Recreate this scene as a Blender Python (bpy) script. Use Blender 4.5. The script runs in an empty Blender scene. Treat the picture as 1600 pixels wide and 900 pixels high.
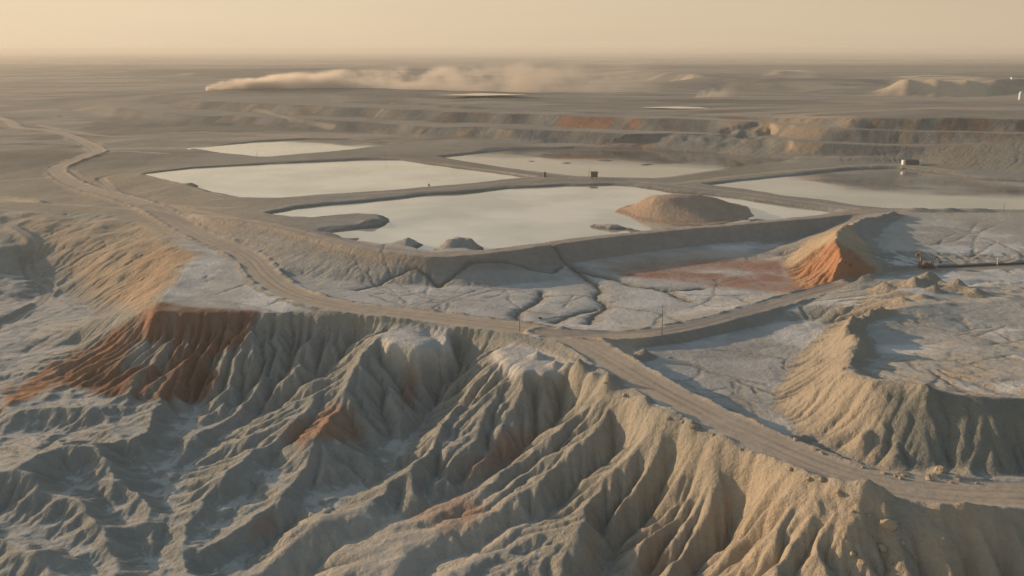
import bpy, math, random, time
import numpy as np
from mathutils import Vector
T0 = time.time()
random.seed(5)
rng = np.random.default_rng(11)
sc = bpy.context.scene
COL = sc.collection

# ------------------------------------------------------------------ camera, sky, sun
H, F, PITCH = 110.0, 1500.0, math.radians(13.95)
cd = bpy.data.cameras.new('camera'); cam = bpy.data.objects.new('camera', cd); COL.objects.link(cam)
cam.location = (0, 0, H); cam.rotation_euler = (math.pi/2 - PITCH, 0, 0)
cd.sensor_width = 36; cd.lens = 36*F/1600; cd.clip_start = 1; cd.clip_end = 120000
sc.camera = cam
SKYB = (.735, .58, .405)
SUN_EL, SUN_AZ = math.radians(12), math.radians(-63)          # azimuth from +Y (view direction), negative = left
w = bpy.data.worlds.new('World'); sc.world = w; w.use_nodes = True
nt = w.node_tree; bg = nt.nodes['Background']
sky = nt.nodes.new('ShaderNodeTexSky'); sky.sky_type = 'NISHITA'; sky.sun_disc = False
sky.sun_elevation = SUN_EL; sky.sun_rotation = SUN_AZ
sky.altitude = 0; sky.air_density = 1.0; sky.dust_density = 1.0; sky.ozone_density = 1.0
bg.inputs['Strength'].default_value = 0.12
def wn(t, **kw):
    n = nt.nodes.new(t)
    for k, v in kw.items(): setattr(n, k, v)
    return n
def wm(op, a, b):
    n = wn('ShaderNodeMath', operation=op)
    for i, q in enumerate((a, b)):
        if q is None: continue
        if isinstance(q, (int, float)): n.inputs[i].default_value = q
        else: nt.links.new(q, n.inputs[i])
    return n.outputs[0]
# dusty evening air over the horizon, thinning upward, a little stronger on the sun's side
tcw = wn('ShaderNodeTexCoord'); sx = wn('ShaderNodeSeparateXYZ'); nt.links.new(tcw.outputs['Generated'], sx.inputs[0])
upz = wm('MAXIMUM', sx.outputs[2], 0.0)
fac = wm('MULTIPLY', wm('POWER', 2.718, wm('MULTIPLY', wm('MULTIPLY', upz, upz), -12.0)), 0.96)
dsn = wn('ShaderNodeVectorMath', operation='DOT_PRODUCT'); nt.links.new(tcw.outputs['Generated'], dsn.inputs[0])
dsn.inputs[1].default_value = (math.sin(SUN_AZ), math.cos(SUN_AZ), 0)
glow = wm('ADD', wm('MULTIPLY', dsn.outputs['Value'], 0.30), 0.83)
cn = wn('ShaderNodeTexNoise'); mp = wn('ShaderNodeMapping'); mp.inputs['Scale'].default_value = (1, 1, 14)
nt.links.new(tcw.outputs['Generated'], mp.inputs[0]); nt.links.new(mp.outputs[0], cn.inputs['Vector']); cn.inputs['Scale'].default_value = 2.0; cn.inputs['Detail'].default_value = 4
glow = wm('MULTIPLY', glow, wm('ADD', wm('MULTIPLY', cn.outputs['Fac'], 0.16), 0.92))
band = wn('ShaderNodeVectorMath', operation='SCALE'); band.inputs[0].default_value = (SKYB[0]/.12, SKYB[1]/.12, SKYB[2]/.12); nt.links.new(glow, band.inputs['Scale'])
mx = wn('ShaderNodeMix', data_type='RGBA'); nt.links.new(fac, mx.inputs['Factor'])
tint = wn('ShaderNodeVectorMath', operation='MULTIPLY'); tint.inputs[1].default_value = (1.25, 1.34, 1.25); nt.links.new(sky.outputs[0], tint.inputs[0]); nt.links.new(tint.outputs[0], mx.inputs['A']); nt.links.new(band.outputs[0], mx.inputs['B']); nt.links.new(mx.outputs['Result'], bg.inputs['Color'])
sl = bpy.data.lights.new('sun', 'SUN'); so = bpy.data.objects.new('sun', sl); COL.objects.link(so)
sl.energy = 5.0; sl.angle = math.radians(0.6); sl.color = (1.0, 0.70, 0.44)
sd_ = Vector((math.sin(SUN_AZ)*math.cos(SUN_EL), math.cos(SUN_AZ)*math.cos(SUN_EL), math.sin(SUN_EL)))
so.rotation_euler = sd_.to_track_quat('Z', 'Y').to_euler()
sc.view_settings.view_transform = 'Standard'; sc.view_settings.look = 'None'
sc.view_settings.exposure = 0.0; sc.view_settings.gamma = 1.0
sc.cycles.use_denoising = True
sc.cycles.max_bounces = 6; sc.cycles.volume_bounces = 1; sc.cycles.volume_step_rate = 1.0; sc.cycles.volume_max_steps = 256

# ------------------------------------------------------------------ ground control, numpy helpers
CP, SP = math.cos(PITCH), math.sin(PITCH)
def ray(px, py):
    a = (px-800)/F; b = (450-py)/F
    return np.array([a, CP + b*SP, -SP + b*CP])
def W(px, py, z):                       # where the sight line through a photo point meets height z
    d = ray(px, py); t = (H - z)/(-d[2]); return d[0]*t, d[1]*t
TAB = rng.random((512, 512)).astype(np.float32)
TABF = TAB.ravel()
def vn(x, y, s, seed=0):
    x = x/s + seed*37.17; y = y/s + seed*91.73
    x = np.asarray(x, np.float32)+np.float32(4096); y = np.asarray(y, np.float32)+np.float32(4096)
    xi = x.astype(np.int32); yi = y.astype(np.int32)
    fx = x-xi; fy = y-yi
    fx = fx*fx*(3-2*fx); fy = fy*fy*(3-2*fy)
    a = (xi & 511); b = (yi & 511) << 9; a1 = (xi+1) & 511; b1 = ((yi+1) & 511) << 9
    p = TABF.take(b+a); q = TABF.take(b1+a)
    p += (TABF.take(b+a1)-p)*fx; q += (TABF.take(b1+a1)-q)*fx
    q -= p; q *= fy; p += q
    return p*2-1
def fbm(x, y, s, n=4, seed=0, g=0.5, ridged=False):
    t = 0; a = 1.0; q = 0
    for k in range(n):
        v = vn(x*0.8+y*0.6, y*0.8-x*0.6, s, seed+k) if k % 2 else vn(x, y, s, seed+k)
        if ridged: v = 1-2*np.abs(v)
        t = t + a*v; q += a; a *= g; s *= 0.5
    return t/q
def sstep(a, b, x):
    t = np.clip((x-a)/(b-a), 0, 1); return t*t*(3-2*t)
def pline(X, Y, pts, reach):            # distance to a polyline and the value (z) along it
    D = np.full(X.shape, 1e9, np.float32); Z = np.zeros(X.shape, np.float32)
    P = np.array(pts, float)
    x0, y0 = P[:, 0].min()-reach, P[:, 1].min()-reach; x1, y1 = P[:, 0].max()+reach, P[:, 1].max()+reach
    M = (X > x0) & (X < x1) & (Y > y0) & (Y < y1)
    if not M.any(): return D, Z
    x = X[M]; y = Y[M]; d = np.full(x.shape, 1e18); zz = np.zeros(x.shape)
    for a, b in zip(P[:-1], P[1:]):
        e = b[:2]-a[:2]; L = e @ e + 1e-9
        t = np.clip(((x-a[0])*e[0]+(y-a[1])*e[1])/L, 0, 1)
        q = (x-a[0]-t*e[0])**2 + (y-a[1]-t*e[1])**2
        m = q < d; d = np.where(m, q, d)
        if P.shape[1] > 2: zz = np.where(m, a[2]+t*(b[2]-a[2]), zz)
    D[M] = np.sqrt(d); Z[M] = zz
    return D, Z
def psdf(X, Y, pts, reach):             # signed distance to a polygon, negative inside
    D = np.full(X.shape, 1e6, np.float32); P = np.array(pts, float)[:, :2]
    M = (X > P[:, 0].min()-reach) & (X < P[:, 0].max()+reach) & (Y > P[:, 1].min()-reach) & (Y < P[:, 1].max()+reach)
    if not M.any(): return D
    x = X[M]; y = Y[M]; d = np.full(x.shape, 1e18); ins = np.zeros(x.shape, bool)
    for a, b in zip(P, np.roll(P, -1, 0)):
        e = b-a; L = e @ e + 1e-9
        t = np.clip(((x-a[0])*e[0]+(y-a[1])*e[1])/L, 0, 1)
        d = np.minimum(d, (x-a[0]-t*e[0])**2+(y-a[1]-t*e[1])**2)
        c = (a[1] > y) != (b[1] > y)
        ins ^= c & (x < (b[0]-a[0])*(y-a[1])/(b[1]-a[1]+1e-12)+a[0])
    d = np.sqrt(d); D[M] = np.where(ins, -d, d); return D
def smooth_pts(pts, n=6, closed=False):  # Catmull-Rom through control points
    P = np.array(pts, float); out = []; N = len(P)
    rngk = range(N if closed else N-1)
    for i in rngk:
        g = (lambda k: P[k % N]) if closed else (lambda k: P[min(max(k, 0), N-1)])
        p0, p1, p2, p3 = g(i-1), g(i), g(i+1), g(i+2)
        for t in np.arange(n)/n:
            out.append(0.5*((2*p1)+(p2-p0)*t+(2*p0-5*p1+4*p2-p3)*t*t+(3*p1-p0-3*p2+p3)*t**3))
    if not closed: out.append(P[-1])
    return np.array(out)
def shal(z): return z if z > -9.6 else -9.6+(z+9.6)*.78
def L(pts): return [(*W(p[0], p[1], shal(p[2])), shal(p[2])) for p in pts]

# ------------------------------------------------------------------ the lie of the land
RIM = [(-60, 640, -42), (0, 632, -40), (60, 600, -34), (130, 560, -26), (180, 520, -17), (232, 487, -8), (300, 488, -8), (390, 488, -8),
       (470, 490, -8), (560, 492, -8), (640, 498, -8), (720, 508, -8), (800, 530, -7.5), (870, 558, -7), (930, 592, -6.5), (1000, 632, -6),
       (1060, 662, -6), (1130, 690, -5.5), (1210, 722, -5), (1280, 756, -5), (1350, 785, -5), (1450, 797, -5), (1600, 800, -5), (1760, 800, -5), (2120, 800, -5)]
ROAD = [(-260, 190, 1), (-60, 178, 1), (5, 186, 0), (30, 199, 0), (90, 206, -1), (150, 232, -2), (140, 241, -2), (110, 252, -2.5), (88, 264, -3), (98, 277, -3), (130, 292, -3.5),
        (180, 305, -3.5), (232, 322, -4), (275, 345, -4.5), (315, 368, -5), (362, 388, -5.5), (392, 405, -6), (412, 428, -6.5), (440, 450, -7),
        (480, 466, -7), (540, 479, -7), (650, 492, -6.8), (760, 506, -6.3), (850, 519, -6), (905, 533, -5.6), (955, 562, -5.2), (1050, 618, -4.6),
        (1180, 682, -4), (1300, 734, -4), (1400, 760, -4), (1500, 771, -4), (1600, 774, -4), (1800, 774, -4), (2120, 772, -4)]
BRANCH = [(850, 519, -6), (960, 524, -5.8), (1040, 516, -5.5), (1130, 497, -5.2), (1230, 468, -4.6), (1320, 443, -3.2), (1400, 428, -2.2), (1480, 421, -1.6), (1600, 416, -1), (1800, 410, 0), (2120, 400, 0)]
TRACK1 = [(180, 303, -3.5), (168, 290, -3), (160, 278, -3), (210, 268, -1), (260, 262, 1)]     # side track to the second pond
TRACK2 = [(20, 352, -9), (50, 372, -14), (58, 392, -23), (44, 412, -31), (52, 438, -37), (76, 452, -39), (60, 476, -39.5), (0, 512, -40.5), (-80, 545, -41)]
EMB = [(232, 322, -3.5), (300, 335, -1), (360, 341, 1.5), (430, 352, 2.8), (500, 370, 3), (560, 384, 3), (620, 394, 3), (680, 399, 3), (740, 396, 3), (800, 389, 3), (880, 378, 3),
       (970, 367, 3), (1060, 358, 3), (1150, 350, 3), (1270, 340, 3.2), (1350, 331, 3.4), (1400, 329, 3.6)]
EMB_TOE = [(330, 352, -5), (420, 372, -6), (470, 388, -6.5), (520, 400, -6.5), (580, 415, -7), (680, 428, -7), (760, 432, -7), (830, 424, -7), (900, 398, -7), (1000, 388, -7), (1100, 384, -7), (1180, 384, -7)]
PONDS = {
 'near': [(424, 334), (470, 325), (560, 317), (640, 309), (668, 305), (720, 303), (800, 295), (880, 291), (960, 290), (1015, 295), (1050, 302), (1110, 306), (1200, 318), (1300, 333),
          (1240, 341), (1165, 347), (1120, 352), (1060, 357), (960, 367), (860, 379), (757, 391), (742, 383), (712, 383), (680, 393), (652, 388), (664, 380), (600, 381), (545, 373), (527, 362), (575, 357), (612, 347), (596, 337), (556, 335), (490, 341), (450, 338)],
 'left': [(226, 272), (300, 263), (400, 258), (500, 253), (570, 250), (622, 250), (700, 261), (760, 269), (824, 278), (740, 287), (640, 295), (540, 303), (440, 309), (378, 309), (330, 299), (300, 291), (262, 282)],
 'far': [(302, 232), (400, 222), (480, 218), (540, 219), (606, 227), (520, 238), (420, 246), (350, 240), (325, 236)],
 'right': [(1106, 289), (1180, 281), (1260, 273), (1330, 266), (1400, 264), (1470, 273), (1530, 281), (1610, 285), (1760, 286), (1760, 330), (1600, 328), (1500, 327), (1388, 327), (1340, 322), (1250, 309), (1180, 299)],
 'middle': [(690, 246), (745, 240), (790, 235), (900, 231.5), (1000, 233), (1120, 240), (1180, 247), (1230, 251), (1150, 262), (1100, 268), (1050, 276), (1020, 279), (975, 278), (900, 275.5), (830, 268), (770, 259)],
}
def flat(z, rows, xs): return [[(x, r, z) for x in xs] for r in rows]
C = []
C += [RIM[5:], ROAD, BRANCH, EMB, [(840, 412, -5), (900, 398, -4.5), (1000, 386, -4.5), (1100, 380, -4.5), (1170, 378, -5)], [(-160, 340, -8), (0, 345, -8.5), (100, 345, -8.5), (190, 357, -9)]]
for kk, p in PONDS.items(): C.append([(x, y, 1.0) for x, y in p] if 'middle' in kk else [(x, y, 2.0) for x, y in p]+[(p[0][0], p[0][1], 2.0)])
# tailings flat between dam and haul road
C += [[(450, 430, -8), (520, 440, -8), (620, 445, -8), (760, 450, -8), (880, 440, -8.4), (1000, 420, -8), (1150, 410, -8), (1230, 400, -7.5)],
      [(520, 462, -8), (680, 480, -8), (800, 493, -8), (900, 505, -8.5), (1000, 500, -8), (1100, 480, -8), (1200, 460, -7.8), (1245, 445, -7.5)],
      [(260, 470, -8), (330, 440, -8), (400, 470, -8)], [(250, 480, -8.5), (330, 478, -8), (420, 480, -8)]]
# left uplands and escarpment
C += [[(-160, 322, -4), (0, 325, -5), (90, 330, -5.5), (160, 334, -6), (215, 346, -6), (268, 370, -6), (300, 402, -6), (272, 440, -7), (232, 487, -8)],
      [(-160, 300, -3), (0, 300, -3), (90, 300, -3)], [(-160, 270, -2), (0, 272, -2), (60, 270, -2)],
      [(300, 345, -5), (340, 395, -6)],
      [(-160, 400, -20), (0, 388, -18), (40, 384, -19)],
      [(40, 384, -19), (48, 408, -30), (60, 440, -37), (110, 462, -39), (150, 500, -39)],
      [(110, 462, -39), (0, 470, -39.5), (-120, 480, -40)], [(120, 540, -40), (0, 560, -41), (-120, 570, -41)],
      [(40, 600, -41), (-60, 620, -43)]]
# cliff foot below the red rim, then the valleys and spurs of the badland
C += [[(60, 640, -41), (140, 620, -40), (220, 618, -38), (300, 622, -37), (380, 612, -34), (450, 580, -28), (510, 545, -21)],
      [(300, 622, -38), (285, 670, -41), (250, 720, -43), (262, 790, -45.5), (245, 850, -47.5), (240, 920, -49), (230, 1050, -52)],
      [(556, 505, -12), (520, 550, -22), (440, 610, -33), (370, 650, -39), (300, 700, -43.5), (262, 760, -47)],
      [(592, 522, -9.5), (560, 556, -15), (535, 578, -20), (528, 620, -27), (516, 645, -29.5), (450, 672, -35), (400, 690, -39), (340, 720, -43)],
      [(516, 645, -29.5), (470, 740, -40), (380, 830, -46), (300, 910, -47)], [(592, 522, -9.5), (690, 524, -9.5)],
      [(668, 522, -14), (690, 580, -24), (655, 640, -33), (618, 690, -38.5), (610, 725, -41.5), (520, 775, -45), (420, 830, -48.5), (330, 900, -53)],
      [(772, 546, -8.5), (748, 576, -13), (705, 620, -21), (670, 660, -28), (640, 700, -33.5), (620, 745, -38.5)], [(772, 546, -8.5), (830, 552, -8.5), (880, 576, -8.5), (820, 588, -9.5), (772, 546, -8.5)],
      [(795, 592, -13), (790, 640, -21.5), (765, 690, -30.5), (735, 732, -36.5)],
      [(640, 700, -33.5), (740, 712, -34.5), (620, 760, -40), (480, 840, -46), (380, 900, -50)],
      [(893, 592, -13), (868, 645, -22), (822, 672, -28), (775, 720, -34.5), (735, 750, -39), (640, 800, -43.5), (520, 860, -48.5), (420, 930, -53)],
      [(925, 600, -7), (945, 655, -13), (892, 714, -23.5), (838, 772, -33), (800, 792, -37), (690, 850, -44), (600, 920, -48)],
      [(985, 645, -12), (968, 688, -19), (912, 735, -28.5), (858, 790, -36.5), (822, 806, -40), (700, 868, -46.5), (640, 920, -50)],
      [(1030, 652, -6.5), (1038, 703, -13.5), (993, 755, -23.5), (950, 793, -30.5), (934, 840, -36), (915, 890, -40.5), (890, 950, -45)],
      [(1072, 690, -12), (1056, 722, -18), (1012, 770, -27), (975, 802, -33), (962, 832, -37), (948, 868, -41), (930, 930, -46)],
      [(1118, 694, -6), (1160, 735, -11.5), (1148, 775, -18.5), (1084, 833, -28.5), (1054, 890, -35.5), (1030, 980, -42)],
      [(1208, 728, -10), (1178, 772, -18), (1105, 843, -31), (1076, 896, -38), (1060, 980, -44)],
      [(1262, 754, -5), (1212, 800, -12.5), (1150, 870, -23), (1110, 940, -32), (1090, 1000, -38)],
      [(1340, 960, -22), (1500, 1020, -27), (1760, 1020, -27)], [(1330, 860, -13), (1500, 885, -14), (1760, 890, -14)],
      # bottom left hills
      [(-160, 640, -43), (0, 640, -38), (90, 634, -37), (170, 640, -39), (240, 690, -43)],
      [(-160, 700, -46), (0, 690, -44), (60, 672, -42.5)], [(-160, 800, -40), (0, 745, -37.5), (50, 712, -36), (92, 690, -35.5), (125, 705, -37), (180, 745, -40.5), (235, 790, -44.5)],
      [(90, 735, -39), (150, 765, -43), (185, 800, -45), (215, 850, -47.2)], [(-60, 790, -44), (20, 825, -46), (80, 850, -47.5), (150, 900, -49)], [(110, 765, -40), (140, 810, -42), (150, 850, -45)],
      [(380, 690, -37), (340, 760, -42), (290, 820, -46)], [(430, 720, -42), (360, 800, -45.5), (290, 870, -48)], [(250, 640, -37), (225, 680, -39), (190, 705, -39)], [(-160, 900, -48), (0, 880, -45), (100, 860, -44), (180, 900, -47.5)],
      [(-300, 1080, -58), (230, 1080, -60), (700, 1080, -58), (1000, 1080, -52)]]
# right: orange heap with its flat top, and the big spoil heap
C += [[(1400, 333, 6), (1352, 344, 9), (1322, 352, 11), (1302, 372, 12.5), (1325, 394, 11.5), (1345, 405, 9), (1372, 426, 2)],
      [(1225, 408, -7.5), (1232, 430, -8), (1262, 456, -7.5), (1300, 445, -5)], [(1400, 345, 4.4), (1370, 375, 4), (1395, 410, 0.5)],
      [(1440, 340, 4), (1600, 336, 4), (1760, 336, 4)], [(1450, 370, 3), (1600, 370, 3), (1760, 370, 3)], [(1430, 405, 0), (1600, 400, 1), (1760, 396, 1)],
      [(1340, 325, 3), (1420, 330, 4.2), (1600, 331, 4.2), (1760, 331, 4.2)],
      [(1180, 392, -7), (1225, 380, -7), (1262, 366, -6), (1292, 354, -4)],
      [(1000, 545, -9), (1080, 535, -9), (1180, 515, -9), (1280, 500, -8)], [(1010, 570, -9), (1060, 600, -9.5), (1150, 640, -9.5), (1240, 700, -9), (1330, 735, -8)], [(1150, 560, -9.5), (1200, 545, -9.5)],
      [(1350, 463, -2), (1400, 452, 2.5), (1450, 452, 2.5), (1500, 462, 2), (1535, 466, 1)],
      [(1600, 462, 1.5), (1530, 470, 3), (1440, 474, 5), (1370, 482, 6), (1335, 492, 8), (1322, 515, 8), (1345, 540, 8.5), (1318, 572, 10), (1345, 592, 9.5), (1400, 604, 10.5), (1450, 612, 11), (1530, 617, 11), (1640, 616, 11), (1760, 616, 11)],
      [(1540, 440, -1), (1700, 438, -1)],
      [(1290, 505, -8), (1255, 545, -9), (1225, 590, -9.5), (1212, 640, -9.5), (1250, 682, -9), (1340, 722, -7.5), (1400, 738, -6.5), (1480, 745, -6), (1600, 747, -6), (1760, 748, -6)],
      [(1372, 496, 3), (1352, 515, 2), (1375, 545, 3), (1352, 570, 4.5), (1372, 588, 6), (1420, 597, 7.5)], [(1400, 510, 2.5), (1500, 510, 2.5), (1700, 510, 3)], [(1385, 560, 5), (1480, 560, 5), (1700, 560, 6)], [(1440, 595, 7.5), (1600, 600, 8.5), (1760, 600, 8.5)]]
# island mound
C += [[(966, 329, 0.5), (1000, 343, 0.2), (1050, 350, 0.2), (1110, 350, 0.2), (1150, 343, 0.2), (1172, 336, 0.2)],
      [(975, 326, 0.5), (1010, 317.5, 0.2), (1060, 315, 0.2), (1110, 317, 0.2), (1150, 324, 0.2)],
      [(1000, 310, 8), (1018, 304, 12.5), (1050, 302, 13.5), (1090, 303, 13), (1120, 309, 9.5), (1140, 318, 6), (1160, 329, 2.5)],
      [(1022, 308, 12), (1060, 308, 12.5), (1100, 310, 11)]]
# quarry benches beyond the ponds
C += [[(-160, 228, 0), (0, 226, 0), (150, 222, 1), (300, 214, 1), (420, 211, 1.5), (600, 218, 2), (700, 228, 2.5), (850, 230, 3), (1000, 233, 3), (1100, 238, 3), (1200, 246, 3), (1320, 253, 3), (1420, 254, 3), (1500, 262, 3), (1600, 270, 3), (1760, 275, 3)],
      [(200, 162, 20), (350, 153, 33), (480, 150, 37), (560, 151, 38), (640, 153.5, 39), (720, 158, 39), (830, 163, 37), (1010, 171, 35), (1130, 174.5, 35), (1230, 178, 37), (1330, 181, 40), (1430, 183, 40), (1540, 180, 43), (1600, 176, 46), (1760, 168, 50)],
      [(130, 196, 2), (170, 176, 9)], [(180, 208, 1), (300, 207, 1.5), (430, 207, 2), (600, 213, 3)],
      [(230, 147, 26), (330, 139, 35), (480, 137.8, 38), (600, 137.3, 40), (700, 141, 40), (820, 146, 38), (1000, 150, 36), (1200, 152, 37), (1400, 158, 41), (1600, 156, 42), (1760, 154, 42)],
      [(250, 143.5, 8), (335, 137.2, 14), (480, 136.2, 16), (600, 135.7, 16), (700, 139.5, 16), (820, 144.5, 16), (1000, 148.5, 15), (1200, 150.3, 15), (1400, 156, 15), (1540, 154.5, 15), (1760, 152, 15)],
      [(-160, 190, 0), (0, 185, 0), (100, 182, 2)], [(-160, 160, 0), (0, 160, 0), (100, 158, 3)], [(-160, 140, 0), (0, 140, 0), (200, 137, 3)],
      [(-160, 122, 2), (0, 122, 2), (200, 124, 3), (500, 122, 3), (700, 124, 3), (1000, 126, 4), (1120, 136, 4), (1300, 136, 4)], [(-160, 109, 14), (100, 110, 18), (250, 109, 30), (500, 106.5, 36), (640, 107.5, 33), (760, 112, 24), (900, 110, 30), (1060, 113, 34), (1120, 120, 36), (1190, 121, 36), (1340, 122, 34)], [(1120, 140, 5), (1340, 146, 5)],
      [(-160, 101, 12), (300, 102, 26), (800, 102, 22), (1100, 106, 34), (1700, 112, 38)],
      [(1340, 150, 5), (1480, 152, 5), (1600, 150, 5)], [(1405, 124, 42), (1420, 122, 46)], [(1450, 123, 44), (1466, 121.5, 47)], [(1500, 124, 42), (1514, 122, 46)], [(1548, 125, 40), (1560, 123, 44), (1640, 122, 42), (1760, 122, 42)], [(1380, 146, 6), (1395, 132, 18)], [(1436, 140, 10), (1440, 128, 30)], [(1482, 140, 10), (1486, 128, 30)], [(1530, 140, 12), (1534, 128, 30)], [(1440, 117, 38), (1700, 116, 38)],
      [(1325, 136, 14), (1345, 122, 34), (1390, 121, 34)], [(1190, 122, 20), (1215, 110, 46), (1255, 112, 40), (1270, 120, 20)],
      [(-200, 97, 0), (1800, 97, 0)]]
for pl in C:
    if pl is not ROAD and pl is not BRANCH and 1700 <= pl[-1][0] < 2000: pl.append((2120, pl[-1][1], pl[-1][2]))
U0, U1, V0, V1, DU = -1.04, 1.04, math.log(170), math.log(9500), 0.005
def solve():
    nu0, nv0 = int((U1-U0)/DU)+1, int((V1-V0)/DU)+1
    samp = []
    for pl in C:
        q = L(pl)
        for a, b in zip(q[:-1], q[1:]):
            ua, va, ub, vb = a[0]/a[1], math.log(a[1]), b[0]/b[1], math.log(b[1])
            n = int(max(abs(ua-ub), abs(va-vb))/DU*1.5)+2
            t = np.linspace(0, 1, n)
            samp.append(np.stack([ua+t*(ub-ua), va+t*(vb-va), a[2]+t*(b[2]-a[2])], 1))
    S = np.concatenate(samp); Z = None
    for lev in (32, 16, 8, 4, 2, 1):
        nu, nv = (nu0-1)//lev+1, (nv0-1)//lev+1
        iu = np.clip(np.rint((S[:, 0]-U0)/DU/lev), 0, nu-1).astype(int); iv = np.clip(np.rint((S[:, 1]-V0)/DU/lev), 0, nv-1).astype(int)
        k = iv*nu+iu; c = np.bincount(k, minlength=nu*nv); s = np.bincount(k, weights=S[:, 2], minlength=nu*nv)
        M = (c > 0).reshape(nv, nu); V = (s/np.maximum(c, 1)).reshape(nv, nu)
        if Z is None: Z = np.full((nv, nu), S[:, 2].mean())
        else:
            gy = np.linspace(0, Z.shape[0]-1.001, nv); gx = np.linspace(0, Z.shape[1]-1.001, nu)
            y0 = gy.astype(int); x0 = gx.astype(int); fy = (gy-y0)[:, None]; fx = (gx-x0)[None]
            Z = (Z[y0][:, x0]*(1-fx)+Z[y0][:, x0+1]*fx)*(1-fy)+(Z[y0+1][:, x0]*(1-fx)+Z[y0+1][:, x0+1]*fx)*fy
        Z = np.where(M, V, Z)
        for it in range(300 if lev > 2 else 120):
            P = np.pad(Z, 1, mode='edge')
            Z = np.where(M, V, 0.25*(P[:-2, 1:-1]+P[2:, 1:-1]+P[1:-1, :-2]+P[1:-1, 2:]))
    P = np.pad(Z, 1, mode='edge')                      # one light pass rounds the creases
    Z = 0.5*Z+0.125*(P[:-2, 1:-1]+P[2:, 1:-1]+P[1:-1, :-2]+P[1:-1, 2:])
    return Z
BASE = solve()
def bil(Z, gx, gy):
    gx = np.clip(gx, 0, Z.shape[1]-1.001); gy = np.clip(gy, 0, Z.shape[0]-1.001)
    x0 = gx.astype(np.int64); y0 = gy.astype(np.int64); fx = gx-x0; fy = gy-y0
    return (Z[y0, x0]*(1-fx)+Z[y0, x0+1]*fx)*(1-fy)+(Z[y0+1, x0]*(1-fx)+Z[y0+1, x0+1]*fx)*fy
def base(X, Y):
    Yc = np.maximum(Y, 100.0)
    return bil(BASE, (X/Yc-U0)/DU, (np.log(Yc)-V0)/DU)
print('base', round(time.time()-T0, 1))

rim_w = smooth_pts(L(RIM), 4); road_w = smooth_pts(L(ROAD), 5); branch_w = smooth_pts(L(BRANCH), 5)
GUL = [smooth_pts(L(g), 4) for g in (
    [(300, 622, -38), (285, 670, -41), (250, 720, -43), (262, 790, -45.5), (245, 850, -47.5), (240, 920, -49), (230, 1050, -52)],
    [(556, 505, -12), (520, 550, -22), (440, 610, -33), (370, 650, -39), (300, 700, -42), (262, 760, -45)],
    [(668, 522, -14), (690, 580, -24), (655, 640, -33), (618, 690, -38.5), (610, 725, -41.5), (520, 775, -44), (420, 830, -46), (330, 900, -48)],
    [(893, 592, -13), (868, 645, -22), (822, 672, -28), (775, 720, -34.5), (735, 750, -39), (640, 800, -43.5), (520, 860, -47), (420, 930, -50)],
    [(985, 645, -12), (968, 688, -19), (912, 735, -28.5), (858, 790, -36.5), (822, 806, -40), (700, 868, -46.5), (640, 920, -50)],
    [(1072, 690, -12), (1056, 722, -18), (1012, 770, -27), (975, 802, -33), (962, 832, -37), (948, 868, -41), (930, 930, -46)],
    [(1208, 728, -10), (1178, 772, -18), (1105, 843, -31), (1076, 896, -38), (1060, 980, -44)],
    [(90, 735, -39), (150, 765, -43), (185, 800, -45), (215, 850, -47.2), (240, 880, -48)], [(-60, 790, -44), (20, 825, -46), (80, 850, -47.5), (150, 900, -49)],
    [(430, 720, -42), (360, 800, -45.5), (290, 870, -48)], [(120, 740, -42), (175, 745, -42), (185, 775, -44), (186, 800, -45)], [(60, 660, -41), (150, 690, -42), (220, 720, -43), (255, 770, -44.5)],
    [(505, 560, -22), (500, 620, -28), (470, 660, -33), (440, 690, -38)], [(590, 600, -24), (600, 650, -32), (616, 688, -38)], [(545, 660, -33), (575, 700, -39), (606, 724, -41)])]
FAN = L([(420, 850, -47), (480, 800, -44), (620, 775, -40), (760, 755, -37), (840, 790, -37), (800, 850, -42), (700, 920, -47), (380, 920, -49)])
TOPS = [(-9.2, L([(588, 520, -9.2), (640, 510, -9.2), (705, 518, -9.2), (712, 532, -9.2), (655, 545, -9.2), (600, 536, -9.2)])),
        (-9.0, L([(766, 543, -9), (800, 538, -9), (845, 548, -9), (888, 570, -9), (872, 582, -9), (806, 580, -9), (775, 560, -9)]))]
CR = random.Random(3)
def branch(x, y, dx, dy, n, st, lvl):
    out = [(x, y)]; kids = []
    for i in range(n):
        a = CR.uniform(-.42, .42); dx, dy = dx*math.cos(a)-dy*math.sin(a)*2.2, dy*math.cos(a)+dx*math.sin(a)*.45
        q = math.hypot(dx, dy*2.2); dx, dy = dx/q, dy/q; x += dx*st; y += dy*st; out.append((x, y))
        if lvl and CR.random() < .30:
            sg = CR.choice((-1, 1)); kids += branch(x, y, dx*.6-sg*dy*1.6, dy*.6+sg*dx*.35, max(2, n//2), st*.8, lvl-1)
    return [out]+kids
cracks = []
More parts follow.
